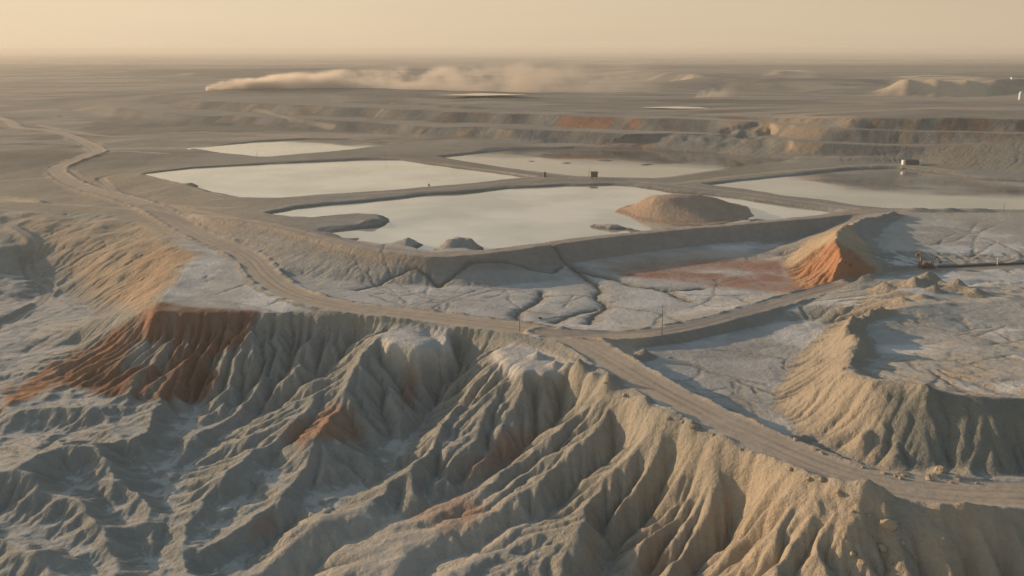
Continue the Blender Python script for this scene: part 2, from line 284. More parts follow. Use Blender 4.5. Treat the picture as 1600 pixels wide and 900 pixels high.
for (x, y, dx, dy, n, z) in ((930, 495, -1, -.15, 8, -8), (870, 490, -.9, -.3, 7, -8), (945, 478, 1, -.1, 8, -8), (934, 464, -1, -.1, 7, -8), (1040, 452, 1, .2, 7, -8), (760, 470, -1, -.1, 8, -8), (700, 470, -1, -.05, 8, -8), (620, 462, -.9, -.2, 6, -8),
                         (560, 430, 1, .15, 7, -8), (1080, 480, 1, -.2, 6, -8), (830, 450, -1, .2, 7, -8), (780, 445, -1, .1, 7, -8), (1050, 560, 1, .12, 9, -9), (1040, 590, 1, .1, 8, -9), (1120, 545, 1, -.05, 7, -9), (1100, 620, 1, -.12, 6, -9), (1150, 590, .9, .2, 6, -9),
                         (1180, 640, -.6, -.4, 5, -9), (1400, 560, 1, -.1, 9, 5), (1480, 575, 1, -.2, 8, 5), (1560, 600, -.5, -.45, 7, 7), (1500, 520, 1, -.06, 8, 4), (1440, 505, 1, .1, 8, 4), (1500, 360, 1, .05, 7, 3), (1430, 385, 1, -.05, 7, 2), (1480, 395, 1, .02, 7, 2), (1560, 350, -1, .1, 6, 4),
                         (330, 470, 1, -.1, 6, -8), (420, 440, -.9, .3, 5, -8)):
    for b in branch(x, y, dx, dy, n, 19, 1): cracks.append([(*W(px, py, z), 0) for px, py in b])
print('cracks', len(cracks))
crest_w = smooth_pts(L([(1370, 482, 6), (1335, 492, 8), (1322, 515, 8), (1345, 540, 8.5), (1318, 572, 10), (1345, 592, 9.5), (1400, 604, 10.5), (1450, 612, 11)]), 4)
cresta_w = smooth_pts(L([(1400, 333, 6), (1352, 344, 9), (1322, 352, 11), (1302, 372, 12.5), (1325, 394, 11.5), (1345, 405, 9), (1372, 426, 2)]), 4)
track1_w = smooth_pts(L(TRACK1), 4); track2_w = smooth_pts(L(TRACK2), 5); emb_w = smooth_pts(L(EMB), 4)
pond_w = {k: [W(x, y, 0) for x, y in v] for k, v in PONDS.items()}
BAD = L([(-400, 330, -5), (0, 325, -5), (90, 330, -5), (160, 334, -6), (215, 346, -6), (268, 370, -6), (300, 402, -6), (272, 440, -7), (232, 487, -8)])+L(RIM[6:])+[(900, 190, 0), (900, 60, 0), (-900, 60, 0)]
HEAPB = L([(1290, 505, -8), (1255, 545, -9), (1225, 590, -9.5), (1212, 640, -9.5), (1250, 682, -9), (1340, 722, -7.5), (1400, 738, -6.5), (1480, 745, -6), (1600, 747, -6), (1800, 748, -6), (2120, 748, -6), (2120, 440, -1), (1540, 438, -1), (1440, 443, -2), (1360, 452, -4)])
HEAPA = L([(1400, 331, 4), (1340, 340, -1), (1262, 372, -6), (1225, 408, -7.5), (1232, 430, -8), (1262, 456, -7.5), (1300, 445, -5), (1372, 430, -1), (1440, 418, -.5), (1600, 410, 0), (2120, 404, 0), (2120, 330, 4), (1600, 331, 4)])
MOUND = L([(960, 330, 0), (1000, 345, 0), (1050, 352, 0), (1110, 352, 0), (1155, 345, 0), (1176, 337, 0), (1160, 322, 0), (1110, 313, 0), (1060, 311, 0), (1010, 313, 0), (975, 323, 0)])
chan_px = [[(828, 394), (840, 405), (868, 414), (900, 424), (925, 438), (940, 452), (934, 464), (946, 478), (930, 492), (926, 503)],
           [(900, 424), (950, 433), (1000, 446), (1060, 452), (1100, 450)], [(690, 446), (740, 432), (800, 428), (860, 430), (876, 422)], [(560, 452), (640, 436), (690, 446)],
           [(1045, 452), (1062, 462), (1080, 470)], [(934, 480), (900, 490), (872, 500)], [(820, 505), (812, 488), (840, 470), (850, 455)]]
chan_w = [smooth_pts([(*W(x, y, -8), 0) for x, y in c], 4) for c in chan_px]

PILES = [(1378, 462, -3, 8, 5), (1398, 452, -2, 6, 3), (1428, 450, 0, 9, 6), (1455, 444, 0, 10, 7), (1462, 458, 1, 6, 4), (1496, 452, 1, 10, 6.5), (1524, 462, 1, 8, 5), (1440, 466, 2, 5, 3.5), (1408, 470, 2, 5, 3),
         (1008, 556, -8, 5, 4.5), (1466, 742, -6, 3.2, 4.5), (1395, 728, -7, 4, 2.5), (1345, 712, -8, 4, 2.6), (1300, 700, -8.5, 4, 2.2), (1255, 690, -9, 4, 2.0), (1515, 745, -6, 3.5, 2.0),
         (905, 578, -7, 5.5, 4.5), (925, 592, -7, 5, 4), (870, 566, -7.5, 4, 3), (840, 552, -7.5, 4.5, 3), (950, 604, -6.5, 4.5, 3.4), (985, 624, -6, 4.5, 3.4), (1150, 706, -5.5, 4, 3), (1216, 726, -5, 4, 3.2), (1345, 800, -8, 4, 3.5), (1390, 828, -12, 4.5, 3.6), (1378, 862, -16, 2.6, 2.6),
         (1425, 329.5, 4, 9, 2.4), (1445, 329.5, 4, 10, 2.6), (1475, 329.5, 4, 10, 2.4), (1492, 329.5, 4, 9, 2.2), (1520, 330, 4, 9, 2.4), (1540, 330, 4, 9, 2.2), (700, 389, 0, 10, 4), (830, 252, 0, 26, 3.6), (885, 255, 0, 34, 3.7), (945, 251, 0, 38, 3.7), (1010, 257, 0, 40, 3.6), (1080, 250, 0, 30, 3.5), (975, 243, 0, 30, 3.5), (718, 387, 0, 10, 3.6), (738, 388, 0, 9, 4), (945, 356, 0, 13, 4.2), (928, 354, 0, 9, 3.6), (962, 357, 0, 12, 3.8), (985, 359, 0, 12, 3.4), (1180, 344, 0, 9, 2.5), (640, 384, 0, 10, 3), (585, 352, 0, 12, 3.2), (300, 291, 0, 9, 3), (560, 372, 0, 10, 2.5)]
def stamp(X, Y, cell):                    # natural surface + dams, ponds, roads; returns height and erodibility
    wx = fbm(X, Y, 60, 3, 21)*3.0 + fbm(X, Y, 9, 2, 24)*1.2; wy = fbm(X, Y, 60, 3, 31)*3.0 + fbm(X, Y, 9, 2, 34)*1.2
    ramp = sstep(190, 300, Y)
    qm = sstep(955, 1040, Y)*sstep(1750, 1500, Y)
    z = base(X+wx*0.9+qm*fbm(X, Y, 70, 2, 27)*14, Y+wy*0.9+qm*(fbm(X+Y*.3, Y*.3, 95, 3, 28)*30+8))
    sb = psdf(X+wx, Y+wy, BAD, 200); bad = sstep(2, -8, sb)
    sh = psdf(X+wx, Y+wy, HEAPB, 60); heap = sstep(3, -5, sh); sa = psdf(X+wx*.5, Y+wy*.5, HEAPA, 60)
    near = sstep(1000, 500, Y)
    # quarry terraces
    ter = sstep(940, 990, Y)*sstep(1900, 1700, Y)*sstep(2.5, 6, z)*sstep(-.5, -.42, X/Y)
    st = 13.0; q = (z-2+fbm(X, Y, 120, 2, 7)*1.5)/st; fl = np.floor(q); fr = q-fl
    lo_ = .70-.25*sstep(-.05, .25, X/Y)
    zt = 2+st*(fl+np.clip((fr-lo_)/(1-lo_), 0, 1)) - fbm(X, Y, 120, 2, 7)*1.5
    z = z+(zt-z)*ter*0.9
    farn = sstep(700, 1100, Y)
    z = z + bad*fbm(X+wx*2, Y+wy*2, 15, 4, 5)*1.15*sstep(1, -14, sb)
    z = z + fbm(X, Y, 26, 5, 3, g=.42)*(0.25+1.7*bad+1.0*heap*near)+heap*near*(fbm(X, Y, 7, 3, 4)*.8+fbm(X, Y, 14, 3, 6)*1.0)*(.25+.75*sstep(-38, -16, sh)) + bad*fbm(X+wx*3, Y+wy*3, 48, 4, 45, ridged=True)*(1.2+.3*sstep(20, -60, X))
    br = bad*sstep(40, 75, X)*sstep(330, 300, Y)
    z = z + br*(fbm(X, Y*.35, 17, 4, 41, ridged=True)*4.2+fbm(X, Y, 5, 3, 43)*.7)
    z = z + farn*(fbm(X, Y, 220, 4, 13)*2.2*sstep(1000, 1900, Y)*(1-ter) + fbm(X, Y, 60, 3, 15)*0.5)
    for zt_, g in TOPS:
        s_ = psdf(X+wx*.7, Y+wy*.7, g, 14); z = z+(zt_+fbm(X, Y, 9, 3, 29)*.35-z)*sstep(2.5, -1.5, s_)
    for g in GUL:
        d, _ = pline(X+wx*1.1, Y+wy*1.1, g, 16); z = z - bad*(1.0*np.exp(-(d/1.7)**2)+.7*np.exp(-(d/6.0)**2))
    leftroll = sstep(-.2, -.4, X/Y)*sstep(600, 800, Y)
    z = z + leftroll*(fbm(X, Y, 90, 4, 17)*2.5-1)
    K = (1+.75*fbm(X, Y, 9, 3, 97))*(0.13+0.87*bad+0.20*heap*near*(1-bad)+0.10*ter+0.55*sstep(4, -4, sa)*sstep(0.0, 6, 520-Y))
    # dam
    K = np.where(ter > .5, .03, K)
    for zt_, g in TOPS+[(0, FAN)]: K = K*(1-(.8 if g is not FAN else .55)*sstep(2, -2, psdf(X+wx, Y+wy, g, 12)))
    esc = sstep(425, 450, Y)*sstep(-90, -120, X)*bad; K = K*(1-.88*esc)
    ca = X*.42+Y*.907; cb = X*.907-Y*.42                # rills down the left escarpment
    z = z + esc*fbm(ca, cb*.05, 5.5, 3, 47)*.7
    d, ze = pline(X+wx*.3, Y+wy*.3, emb_w, 60)
    z = np.maximum(z, ze+0.25 - np.maximum(0, d-4.5)*0.72 + fbm(X, Y, 8, 2, 55)*.25)
    K = np.where(d < 7, 0, K)
    # ponds
    for k, p in pond_w.items():
        rag = fbm(X, Y, 22, 3, 93)*(3.2 if k == 'near' else 1.2)
        s = psdf(X+wx*.9+rag, Y+wy*.9+rag, p, 14)
        wet = np.where(s < 0, np.maximum(s*0.3, -3), s*(0.30+.16*fbm(X, Y, 30, 3, 94)))
        isl = psdf(X+wx, Y+wy, MOUND, 20) if k == 'near' else None
        if isl is not None: wet = np.maximum(wet, np.where(isl < 0, 99, -isl*.35))
        z = np.minimum(z, wet)
        K = np.where(s < 6, 0, K)
    for (px, py, pz, rr, hh) in PILES:
        cx, cy = W(px, py, pz); dd = np.hypot((X-cx+wx*.4), (Y-cy+wy*.4))
        z = z + hh*np.clip(1-dd/rr, 0, 1)**1.15*(1+.25*fbm(X, Y, 4, 3, 49))
    # roads
    rdm = np.full(X.shape, 1e3)
    for pts, hw, bm, by in ((road_w, 7.5, 1.1, 7), (branch_w, 5.0, 1.0, 3), (track1_w, 3.0, .3, 2), (track2_w, 3.0, .5, 2)):
        d, zr = pline(X+wx*.25, Y+wy*.25, pts, 40)
        rdm = np.minimum(rdm, d)
        far = sstep(500, 900, Y)*.35
        t = sstep(hw+by, hw, d)
        z = z + (zr-z)*t
        lump = np.clip(.55+fbm(X, Y, 7, 3, 61)*1.3, 0, 2)
        z = z + bm*lump*np.exp(-((d-hw-1.6)/1.3)**2)
        z = z - 0.10*np.exp(-((d-1.9)/.6)**2)
        K = np.where(d < hw+2.5, 0, K)
    # spoil dumped along the rim, throwing shade on the road
    d, zr = pline(X+wx*.6, Y+wy*.6, rim_w, 20)
    lump = np.clip(fbm(X, Y, 13, 3, 71)*1.6+.35, 0, 1.4)
    side = sstep(-10, 60, X)*sstep(520, 440, Y)
    K = K*np.where(side > 0, 1-side*.8*sstep(20, 3, d), 1)
    dr, _ = pline(X, Y, road_w, 40)
    z = z + side*4.6*lump*np.exp(-(d/4.2)**2)*sstep(8, 11, dr)
    d, _ = pline(X+wx*.8, Y+wy*.8, crest_w, 20)
    z = z + np.clip(fbm(X, Y, 8, 4, 73)*2.6+.45, -.4, 1.9)*2.8*np.exp(-(d/3.4)**2)
    d, _ = pline(X+wx*.8, Y+wy*.8, cresta_w, 20)
    z = z + np.clip(fbm(X, Y, 9, 4, 74)*2.0+.3, -.3, 1.6)*1.7*np.exp(-(d/3.8)**2)
    # hummocks beside the branch road and left edge of the heap
    for c in chan_w:
        d, _ = pline(X+wx*.9+fbm(X, Y, 5, 2, 77), Y+wy*.9+fbm(X, Y, 5, 2, 78), c, 12)
        z = z - (1.0+.5*fbm(X, Y, 10, 2, 79))*np.exp(-(d/1.1)**2)-0.35*np.exp(-(d/4.0)**2)
    cd = np.full(X.shape, 1e3, np.float32)
    fx_ = fbm(X, Y, 4, 2, 98)*.8; fy_ = fbm(X, Y, 4, 2, 99)*.8
    M = (Y > 260) & (Y < 700) if cell < 5 else np.zeros(1, bool)
    if M.any():
        r0, r1 = np.searchsorted(Y[:, 0], [260, 700])
        for c in cracks:
            xs = [q[0] for q in c]; ys = [q[1] for q in c]
            a0, a1 = np.searchsorted(Y[:, 0], [min(ys)-6, max(ys)+6]); b0, b1 = np.searchsorted(X[0], [min(xs)-6, max(xs)+6])
            if a1 > a0 and b1 > b0:
                sl_ = (slice(a0, a1), slice(b0, b1)); d, _ = pline(X[sl_]+fx_[sl_], Y[sl_]+fy_[sl_], c, 6); cd[sl_] = np.minimum(cd[sl_], d)
        z = z - .40*np.exp(-(cd/.8)**2)*(1-bad)*np.where(rdm < 9.5, 0, 1)*(.5+.5*sstep(-.3, .3, fbm(X, Y, 12, 2, 199)))
    return z, K
def erode(z, K, cell, iters, k, m=0.42, kd=0.06, talus=1.0, noise=0.02):
    ny, nx = z.shape; N = ny*nx; idx = np.arange(N).reshape(ny, nx)
    offs = [(-1, -1), (-1, 0), (-1, 1), (0, -1), (0, 1), (1, -1), (1, 0), (1, 1)]
    A = None
    for it in range(iters):
        zn = z + (rng.random(z.shape)*noise)
        Pz = np.pad(zn, 1, mode='edge')
        best = np.zeros(z.shape, np.float64); rec = idx.copy()
        for dy, dx in offs:
            dist = cell*math.hypot(dx, dy)
            s = (zn-Pz[1+dy:1+dy+ny, 1+dx:1+dx+nx])/dist
            s = s*(0.82+0.36*rng.random(z.shape))
            mm = s > best
            if dy == -1: mm[0] = False
            if dy == 1: mm[-1] = False
            if dx == -1: mm[:, 0] = False
            if dx == 1: mm[:, -1] = False
            best = np.where(mm, s, best); rec = np.where(mm, idx+dy*nx+dx, rec)
        r = rec.ravel(); p = np.where(r == idx.ravel(), N, r); p = np.append(p, N)
        S = np.ones(N+1); S[N] = 0
        for _ in range(10):
            S = S + np.bincount(p, weights=S, minlength=N+1); S[N] = 0
            p = p[p]
        A = S[:N].reshape(z.shape)*cell*cell
        dz = k*K*(np.minimum(A, 2.5e4)**m)*best
        drop = z - z.ravel()[r].reshape(z.shape)
        dz = np.clip(dz, 0, np.maximum(drop, 0)*0.85)
        z = z - dz
        Pz = np.pad(z, 1, mode='edge')
        lap = Pz[:-2, 1:-1]+Pz[2:, 1:-1]+Pz[1:-1, :-2]+Pz[1:-1, 2:]-4*z
        z = z + kd*np.clip(K+.1, 0, 1)*lap
    return z, A
# raster A: everything out to 1300 m;  raster B: foreground refined;  raster C: far land
class R:
    def __init__(s, x0, x1, y0, y1, c):
        s.x0, s.y0, s.c = x0, y0, c
        s.X, s.Y = np.meshgrid(np.arange(x0, x1, c), np.arange(y0, y1, c))
    def at(s, Z, X, Y): return bil(Z, (X-s.x0)/s.c, (Y-s.y0)/s.c)
ra = R(-940, 940, 180, 1300, 1.6)
za, ka = stamp(ra.X, ra.Y, 1.6)
print('stampA', round(time.time()-T0, 1))
za0 = za.copy()
za, aa = erode(za, ka, 1.6, 26, 0.070, kd=0.02)
print('erodeA', round(time.time()-T0, 1))
rb = R(-400, 400, 185, 640, 0.6)
zb, kb = stamp(rb.X, rb.Y, 0.6)
dz = ra.at(za-za0, rb.X, rb.Y)
zb = zb + dz + (fbm(rb.X, rb.Y, 6, 4, 81)*0.6+fbm(rb.X, rb.Y, 11, 3, 85, ridged=True)*.55)*kb
rk_, _ = pline(rb.X, rb.Y, rim_w, 60)
zb = zb + np.clip(fbm(rb.X, rb.Y, 3.6, 4, 87, ridged=True)+.15, -.2, 1)*1.5*kb*np.exp(-rk_/16)*sstep(-25, 20, rb.X)*sstep(-.3, .3, fbm(rb.X, rb.Y, 17, 2, 88))
zb, ab = erode(zb, kb*sstep(640, 590, rb.Y), 0.6, 17, 0.044, m=0.40, kd=0.01, noise=0.01)
def incise(z, A, K, a, b, d):
    q = np.clip((np.log(A+1)-a)/(b-a), 0, 1)*np.clip(K*1.2, 0, 1)
    P = np.pad(q, 1, mode='edge'); q = .4*q+.15*(P[:-2, 1:-1]+P[2:, 1:-1]+P[1:-1, :-2]+P[1:-1, 2:])
    return z-q*d
zb = incise(zb, ab, kb, 3.8, 9.0, 1.7)
zb = zb + (fbm(rb.X, rb.Y, 2.6, 3, 89)*.5+fbm(rb.X, rb.Y, 5, 3, 90, ridged=True)*.45)*np.clip(kb, 0, 1)*sstep(-.35, .35, fbm(rb.X, rb.Y, 24, 3, 92))*sstep(-110, 20, rb.X)
print('erodeB', round(time.time()-T0, 1))
rc = R(-2600, 2600, 1200, 3600, 6.0)
zc, kc = stamp(rc.X, rc.Y, 6.0)
zc, ac = erode(zc, np.where((kc > .0299) & (kc < .0301), .02, np.maximum(kc, .3)*sstep(1250, 1500, rc.Y)), 6.0, 12, 0.02, kd=0.02, noise=.05)
print('C', round(time.time()-T0, 1))
def height(X, Y):
    X = np.asarray(X, float); Y = np.asarray(Y, float)
    f = np.sqrt(X*X+Y*Y)
    z = base(X, np.minimum(Y, 9400))
    z = z*sstep(9400, 5200, Y) + fbm(X, Y, 1500, 4, 91)*14*sstep(2500, 9000, Y)*sstep(42000, 15000, Y) + fbm(X, Y, 9000, 3, 95)*26*sstep(9000, 20000, Y)
    wc = sstep(3590, 3200, Y)*sstep(2590, 2300, np.abs(X)); z = z+(rc.at(zc, X, Y)-z)*wc
    wa = sstep(1298, 1240, Y)*sstep(938, 900, np.abs(X)); z = z+(ra.at(za, X, Y)-z)*wa
    wb = sstep(638, 600, Y)*sstep(399, 375, np.abs(X)); z = z+(rb.at(zb, X, Y)-z)*wb
    return z
def flow(X, Y):
    z = rc.at(np.log(ac+1), X, Y)*0
    wa = sstep(1298, 1240, Y)*sstep(938, 900, np.abs(X)); z = z+(ra.at(np.log(aa+1), X, Y)-z)*wa
    wb = sstep(638, 600, Y)*sstep(399, 375, np.abs(X)); z = z+(rb.at(np.log(ab+1), X, Y)-z)*wb
    return z
def G(px, py):                            # ground point seen at a place of the photo
    d = ray(px, py); t = np.geomspace(150, 40000, 6000)
    x, y, z = d[0]*t, d[1]*t, H+d[2]*t
    h = height(x, y); k = np.argmax(z < h)
    if not (z < h).any(): k = len(t)-1
    return float(x[k]), float(y[k]), float(h[k])

# ------------------------------------------------------------------ terrain mesh
ru = np.linspace(-0.70, 0.70, 1180)
def rows():
    y = 165.0; out = []
    while y < 41000:
        out.append(y)
        if y < 205: s = 1.6
        elif y < 470: s = 0.58
        elif y < 1300: s = 0.55+(y-470)/830*2.2
        elif y < 3600: s = 2.75+(y-1300)*0.008
        else: s = 21+(y-3600)*0.06
        y += s
    return np.array(out)
rv = rows(); NU, NV = len(ru), len(rv)
GX = ru[None]*(rv[:, None]+95); GY = np.repeat(rv[:, None], NU, 1)
GZ = height(GX, GY)
print('mesh', NU, NV, round(time.time()-T0, 1))
FL = flow(GX, GY)
gx = np.gradient(GZ, axis=1)/np.gradient(GX, axis=1); gy = np.gradient(GZ, axis=0)/np.gradient(GY, axis=0)
slope = np.sqrt(gx*gx+gy*gy)
def GP(pts): return [G(x, y)[:2] for x, y in pts]
wx = fbm(GX, GY, 30, 4, 101); wy = fbm(GX, GY, 30, 4, 111)
def region(pts, soft, warp=4):
    p = GP(pts); s = psdf(GX+wx*warp, GY+wy*warp, p, soft*3); return sstep(soft, -soft, s)
n1 = fbm(GX, GY, 80, 5, 121); n2 = fbm(GX, GY, 14, 4, 131); n3 = fbm(GX, GY, 240, 4, 141)
def c3(*c): return np.array(c)
col = np.zeros(GX.shape+(3,)); col[:] = c3(.30, .285, .245)
def mix(c, m): 
    global col
    col = col+(c3(*c)-col)*np.clip(m, 0, 1)[..., None]
CLAY = (.295, .29, .255); PALE = (.50, .48, .445); TAN = (.39, .32, .235); RUST = (.40, .17, .075); BROWN = (.22, .19, .145); DARK = (.14, .145, .125); ROADC = (.47, .385, .295)
far_ = sstep(600, 1000, GY)
mix(BROWN, far_*(.35+.9*n1)); mix(DARK, far_*(.25+1.2*n3))
sbad = psdf(GX+wx*3, GY+wy*3, BAD, 300); bad = sstep(2, -4, sbad)
sheap = psdf(GX+wx*3, GY+wy*3, HEAPB, 60); heap = sstep(2, -3, sheap)
sheapa = psdf(GX+wx*3, GY+wy*3, HEAPA, 60); heapa = sstep(2, -3, sheapa)
mix(PALE, (1-bad)*sstep(620, 520, GY)*sstep(.22, .08, slope)*(.9+.5*n2))
mix(CLAY, bad)
mix(TAN, (bad+heap)*sstep(-30, 90, GX+wx*10)*(.75+.5*n1))
mix(PALE, bad*sstep(.34, .12, slope)*(.35+.3*sstep(20, -60, GX)))
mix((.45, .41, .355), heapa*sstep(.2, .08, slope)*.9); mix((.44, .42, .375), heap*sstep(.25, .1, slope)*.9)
flats = (1-bad)*sstep(640, 560, GY)*sstep(.3, .12, slope)
mix((.64, .62, .58), flats*sstep(.05, .45, fbm(GX, GY*1.6, 30, 4, 181, g=.42))*.8); mix((.36, .345, .31), flats*sstep(.05, .4, fbm(GX, GY*1.6, 34, 4, 183, g=.42))*.7)
mix(PALE, .5*region([(440, 400), (700, 432), (880, 425), (1000, 440), (1240, 452), (1150, 490), (900, 508), (700, 492), (480, 460)], 6)*.7)
red = region([(940, 420), (1010, 412), (1100, 406), (1225, 404), (1262, 456), (1150, 450), (1060, 442), (980, 434)], 6, 8); mix((.35, .20, .145), red*np.clip(.7+.9*fbm(GX, GY*1.8, 16, 4, 191), 0, 1))
mix((.40, .27, .19), region([(900, 400), (1100, 390), (1230, 395), (1225, 410), (1000, 425)], 6, 8)*.5)
tanf = region([(1222, 412), (1318, 350), (1345, 372), (1380, 428), (1262, 460)], 2, 3); mix((.45, .34, .22), tanf*.9)
orange = region([(1232, 418), (1268, 392), (1303, 374), (1345, 402), (1378, 430), (1265, 462), (1232, 440)], 2.0, 3)
mix((.40, .20, .11), orange*sstep(-.4, .2, n2+.25)); mix((.45, .33, .21), orange*sstep(.0, .5, n1+n2*.4)*.9); mix((.30, .12, .06), orange*sstep(.35, .8, -n2)*.8)
r1 = region([(225, 484), (395, 486), (385, 540), (330, 560), (350, 600), (330, 625), (230, 630), (90, 600), (100, 560), (180, 515)], 3, 5)
patch = region([(205, 540), (272, 540), (262, 582), (190, 580)], 1.5, 2)
streak = fbm(GX, GY*.14, 5, 4, 185)*.7+fbm(GX, GY*.3, 16, 3, 187)*.6
mix((.215, .12, .08), r1*np.clip(1.0+.8*streak, .4, 1)); mix(CLAY, patch*np.clip(.9+streak, 0, 1))
nose = region([(215, 492), (236, 498), (200, 540), (110, 600), (0, 640), (0, 605), (120, 545)], 3, 4); mix((.36, .19, .105), nose*np.clip(.65+1.2*streak, 0, 1))
mix((.30, .165, .10), np.clip(.95+.9*streak, .2, 1)*region([(480, 650), (515, 628), (560, 640), (570, 690), (480, 690), (440, 672)], 3, 4)*.9)
mix((.33, .18, .12), region([(720, 735), (780, 670), (850, 665), (790, 725), (720, 760)], 3, 5)*.6)
mix((.34, .20, .15), region([(390, 820), (430, 805), (425, 840), (385, 850)], 2, 4)*.6)
mix((.26, .15, .11), region([(630, 585), (655, 575), (650, 640), (630, 640)], 2, 3)*.7)
esc = region([(60, 335), (215, 348), (300, 402), (232, 487), (180, 478), (100, 400), (20, 345)], 6, 6); mix((.44, .33, .22), esc*.85)
mix((.43, .30, .20), esc*region([(230, 370), (300, 400), (240, 480), (190, 470)], 6, 8)*.7)
mix((.36, .30, .22), sstep(-.18, -.36, GX/GY)*sstep(560, 640, GY)*sstep(1000, 850, GY)*.6)

mix((.13, .13, .118), region([(120, 113), (250, 109), (650, 107.5), (700, 113), (400, 122), (150, 125)], 60, 50)*.7)
mix((.17, .17, .155), region([(960, 118), (1120, 114), (1340, 112), (1600, 114), (1600, 150), (1300, 146), (1100, 142), (960, 130)], 40, 50)*.75)
tops = 0
for zt_, g in TOPS: tops = np.maximum(tops, sstep(1.5, -2, psdf(GX+wx*2, GY+wy*2, g, 12)))
mix((.52, .49, .45), tops*.85)
fan = sstep(4, -8, psdf(GX+wx*6, GY+wy*6, FAN, 30)); mix((.44, .395, .33), fan*.8)
mix((.30, .175, .12), np.clip(.6+1.2*streak, 0, 1)*.7*region([(640, 800), (700, 780), (760, 800), (700, 830)], 4, 5)); mix((.30, .175, .12), np.clip(.6+1.2*streak, 0, 1)*.8*region([(1010, 850), (1040, 835), (1050, 870), (1000, 890)], 4, 5))
# quarry wall strata patches and painted sunlit faces
wall = sstep(930, 980, GY)*sstep(1700, 1500, GY)*sstep(.1, .3, slope)
mix((.235, .23, .20), wall); lat = vn(GX-GZ*1.3, GY*0+GZ*.8, 34, 151); lat2 = vn(GX-GZ*1.5, GY*0, 17, 157)
mix((.26, .20, .155), wall*sstep(.15, .5, lat)); mix((.31, .295, .26), wall*sstep(.2, .6, -lat)*.8); mix((.18, .17, .16), wall*sstep(.5, .8, lat2)*.7)
mix((.40, .22, .14), 0*region([(860, 192), (960, 168), (1012, 172), (1000, 196), (930, 206), (850, 212)], 10, 12)*.9)
mix((.46, .36, .25), region([(1175, 200), (1235, 180), (1335, 182), (1330, 205), (1240, 212)], 8, 8)*.8)  # tan stands for sunlight on these wall faces
mix((.55, .44, .31), region([(1370, 149), (1405, 119), (1530, 120), (1560, 150)], 30, 20)*.9); mix((.52, .42, .31), region([(1190, 122), (1205, 108), (1260, 109), (1275, 121)], 30, 20)*.8)  # far mounds painted lighter so their slopes look sunlit
strip = fbm(GX*.22, GY, 46, 4, 171); far2 = sstep(900, 1150, GY)*(1-wall)
mix((.15, .145, .13), far2*sstep(.10, .40, strip)*.85); mix((.42, .35, .28), far2*sstep(.15, .45, -strip)*.7)
strip2 = fbm(GX*.2, GY, 700, 4, 173); mix((.13, .13, .12), sstep(2200, 3500, GY)*sstep(.0, .35, strip2)*.8)
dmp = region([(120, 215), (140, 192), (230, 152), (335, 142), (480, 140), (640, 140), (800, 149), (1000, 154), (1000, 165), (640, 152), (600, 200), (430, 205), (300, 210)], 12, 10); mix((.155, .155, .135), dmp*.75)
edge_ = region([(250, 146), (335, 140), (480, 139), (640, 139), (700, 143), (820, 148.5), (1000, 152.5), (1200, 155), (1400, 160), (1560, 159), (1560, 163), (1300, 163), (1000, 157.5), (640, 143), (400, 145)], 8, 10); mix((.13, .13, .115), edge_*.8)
trd = sstep(1000, 1060, GY)*sstep(1900, 1700, GY)*sstep(.16, .08, slope)*sstep(5, 8, GZ)*sstep(33, 30, GZ)*sstep(-.5, -.42, GX/GY)
tier = np.floor((GZ-2)/13.0); shx = GX-GZ*1.2+n2*3
c1 = vn(shx+tier*311, tier*77+GY*.004, 30, 201); c2 = vn(shx+tier*173, tier*57+GY*.004, 17, 203); wl = wall*sstep(5, 8, GZ)
sharp = lambda v, a: sstep(a-.03, a+.03, v)
mix((.20, .20, .18), wl*.85); mix((.145, .155, .145), wl*sharp(c1, .25)*.8); mix((.25, .24, .215), wl*sharp(-c1, .25)*.8)
mix((.20, .14, .105), wl*sharp(c2, .35)*.85*sharp(tier, 1)); mix((.33, .255, .185), wl*sharp(-c2, .5)*.8)
rr2 = region([(850, 212), (870, 190), (985, 171), (1012, 173), (1000, 196), (930, 206)], 5, 6); mix((.36, .185, .115), wl*rr2*sharp(c2+.5*n2, -.25)*.9)
mix((.36, .28, .20), wl*region([(1170, 205), (1235, 181), (1335, 182), (1330, 206), (1240, 214)], 5, 6)*sharp(c2, -.3)*.9)  # sunlit look of the wall faces, put into the colour
mix((.33, .30, .255), trd*.6)
top = sstep(1150, 1250, GY)*sstep(2300, 1900, GY)*sstep(33, 38, GZ)*sstep(.12, .05, slope)
mix((.24, .22, .19), top*.6); mix((.36, .29, .24), top*sstep(.0, .4, fbm(GX, GY*.35, 90, 3, 161))*.7)
mix((.20, .205, .178), heap*sstep(.25, .45, slope)*region([(1365, 604), (1410, 606), (1600, 616), (1700, 616), (1700, 748), (1410, 742), (1375, 690)], 4, 5)*.85)  # grey-green spoil, darkened further to paint shade on the heap's front
# roads
mr = np.zeros(GX.shape)
for pts, hw, c, st in ((road_w, 7.5, ROADC, 1), (branch_w, 5.0, (.33, .29, .25), .9), (track1_w, 3, ROADC, .8), (track2_w, 3, (.36, .34, .30), .8)):
    d, _ = pline(GX, GY, pts, 30); m = sstep(hw+1.5, hw-1, d+n2*1.5); mix(c, m*st*(.95+.2*n2)); mr = np.maximum(mr, (d < hw+.3)*1.0)
    mix((.27, .22, .17), np.exp(-((d-1.9-.5*n1)/.7)**2)*np.clip(.6+.9*n2, 0, .9)*(m > .5)); mix((.29, .24, .19), np.exp(-((d-4.6+.8*n2)/.6)**2)*np.clip(.35+1.1*n1, 0, .7)*(m > .5)); mix((.46, .37, .28), sstep(.1, .6, n1+n2)*.5*m)
d, _ = pline(GX+wx, GY+wy, emb_w, 30); mix((.33, .28, .23), sstep(20, 6, d)*.9*(1-bad)); mix((.40, .34, .28), sstep(3.2, 2.0, d))
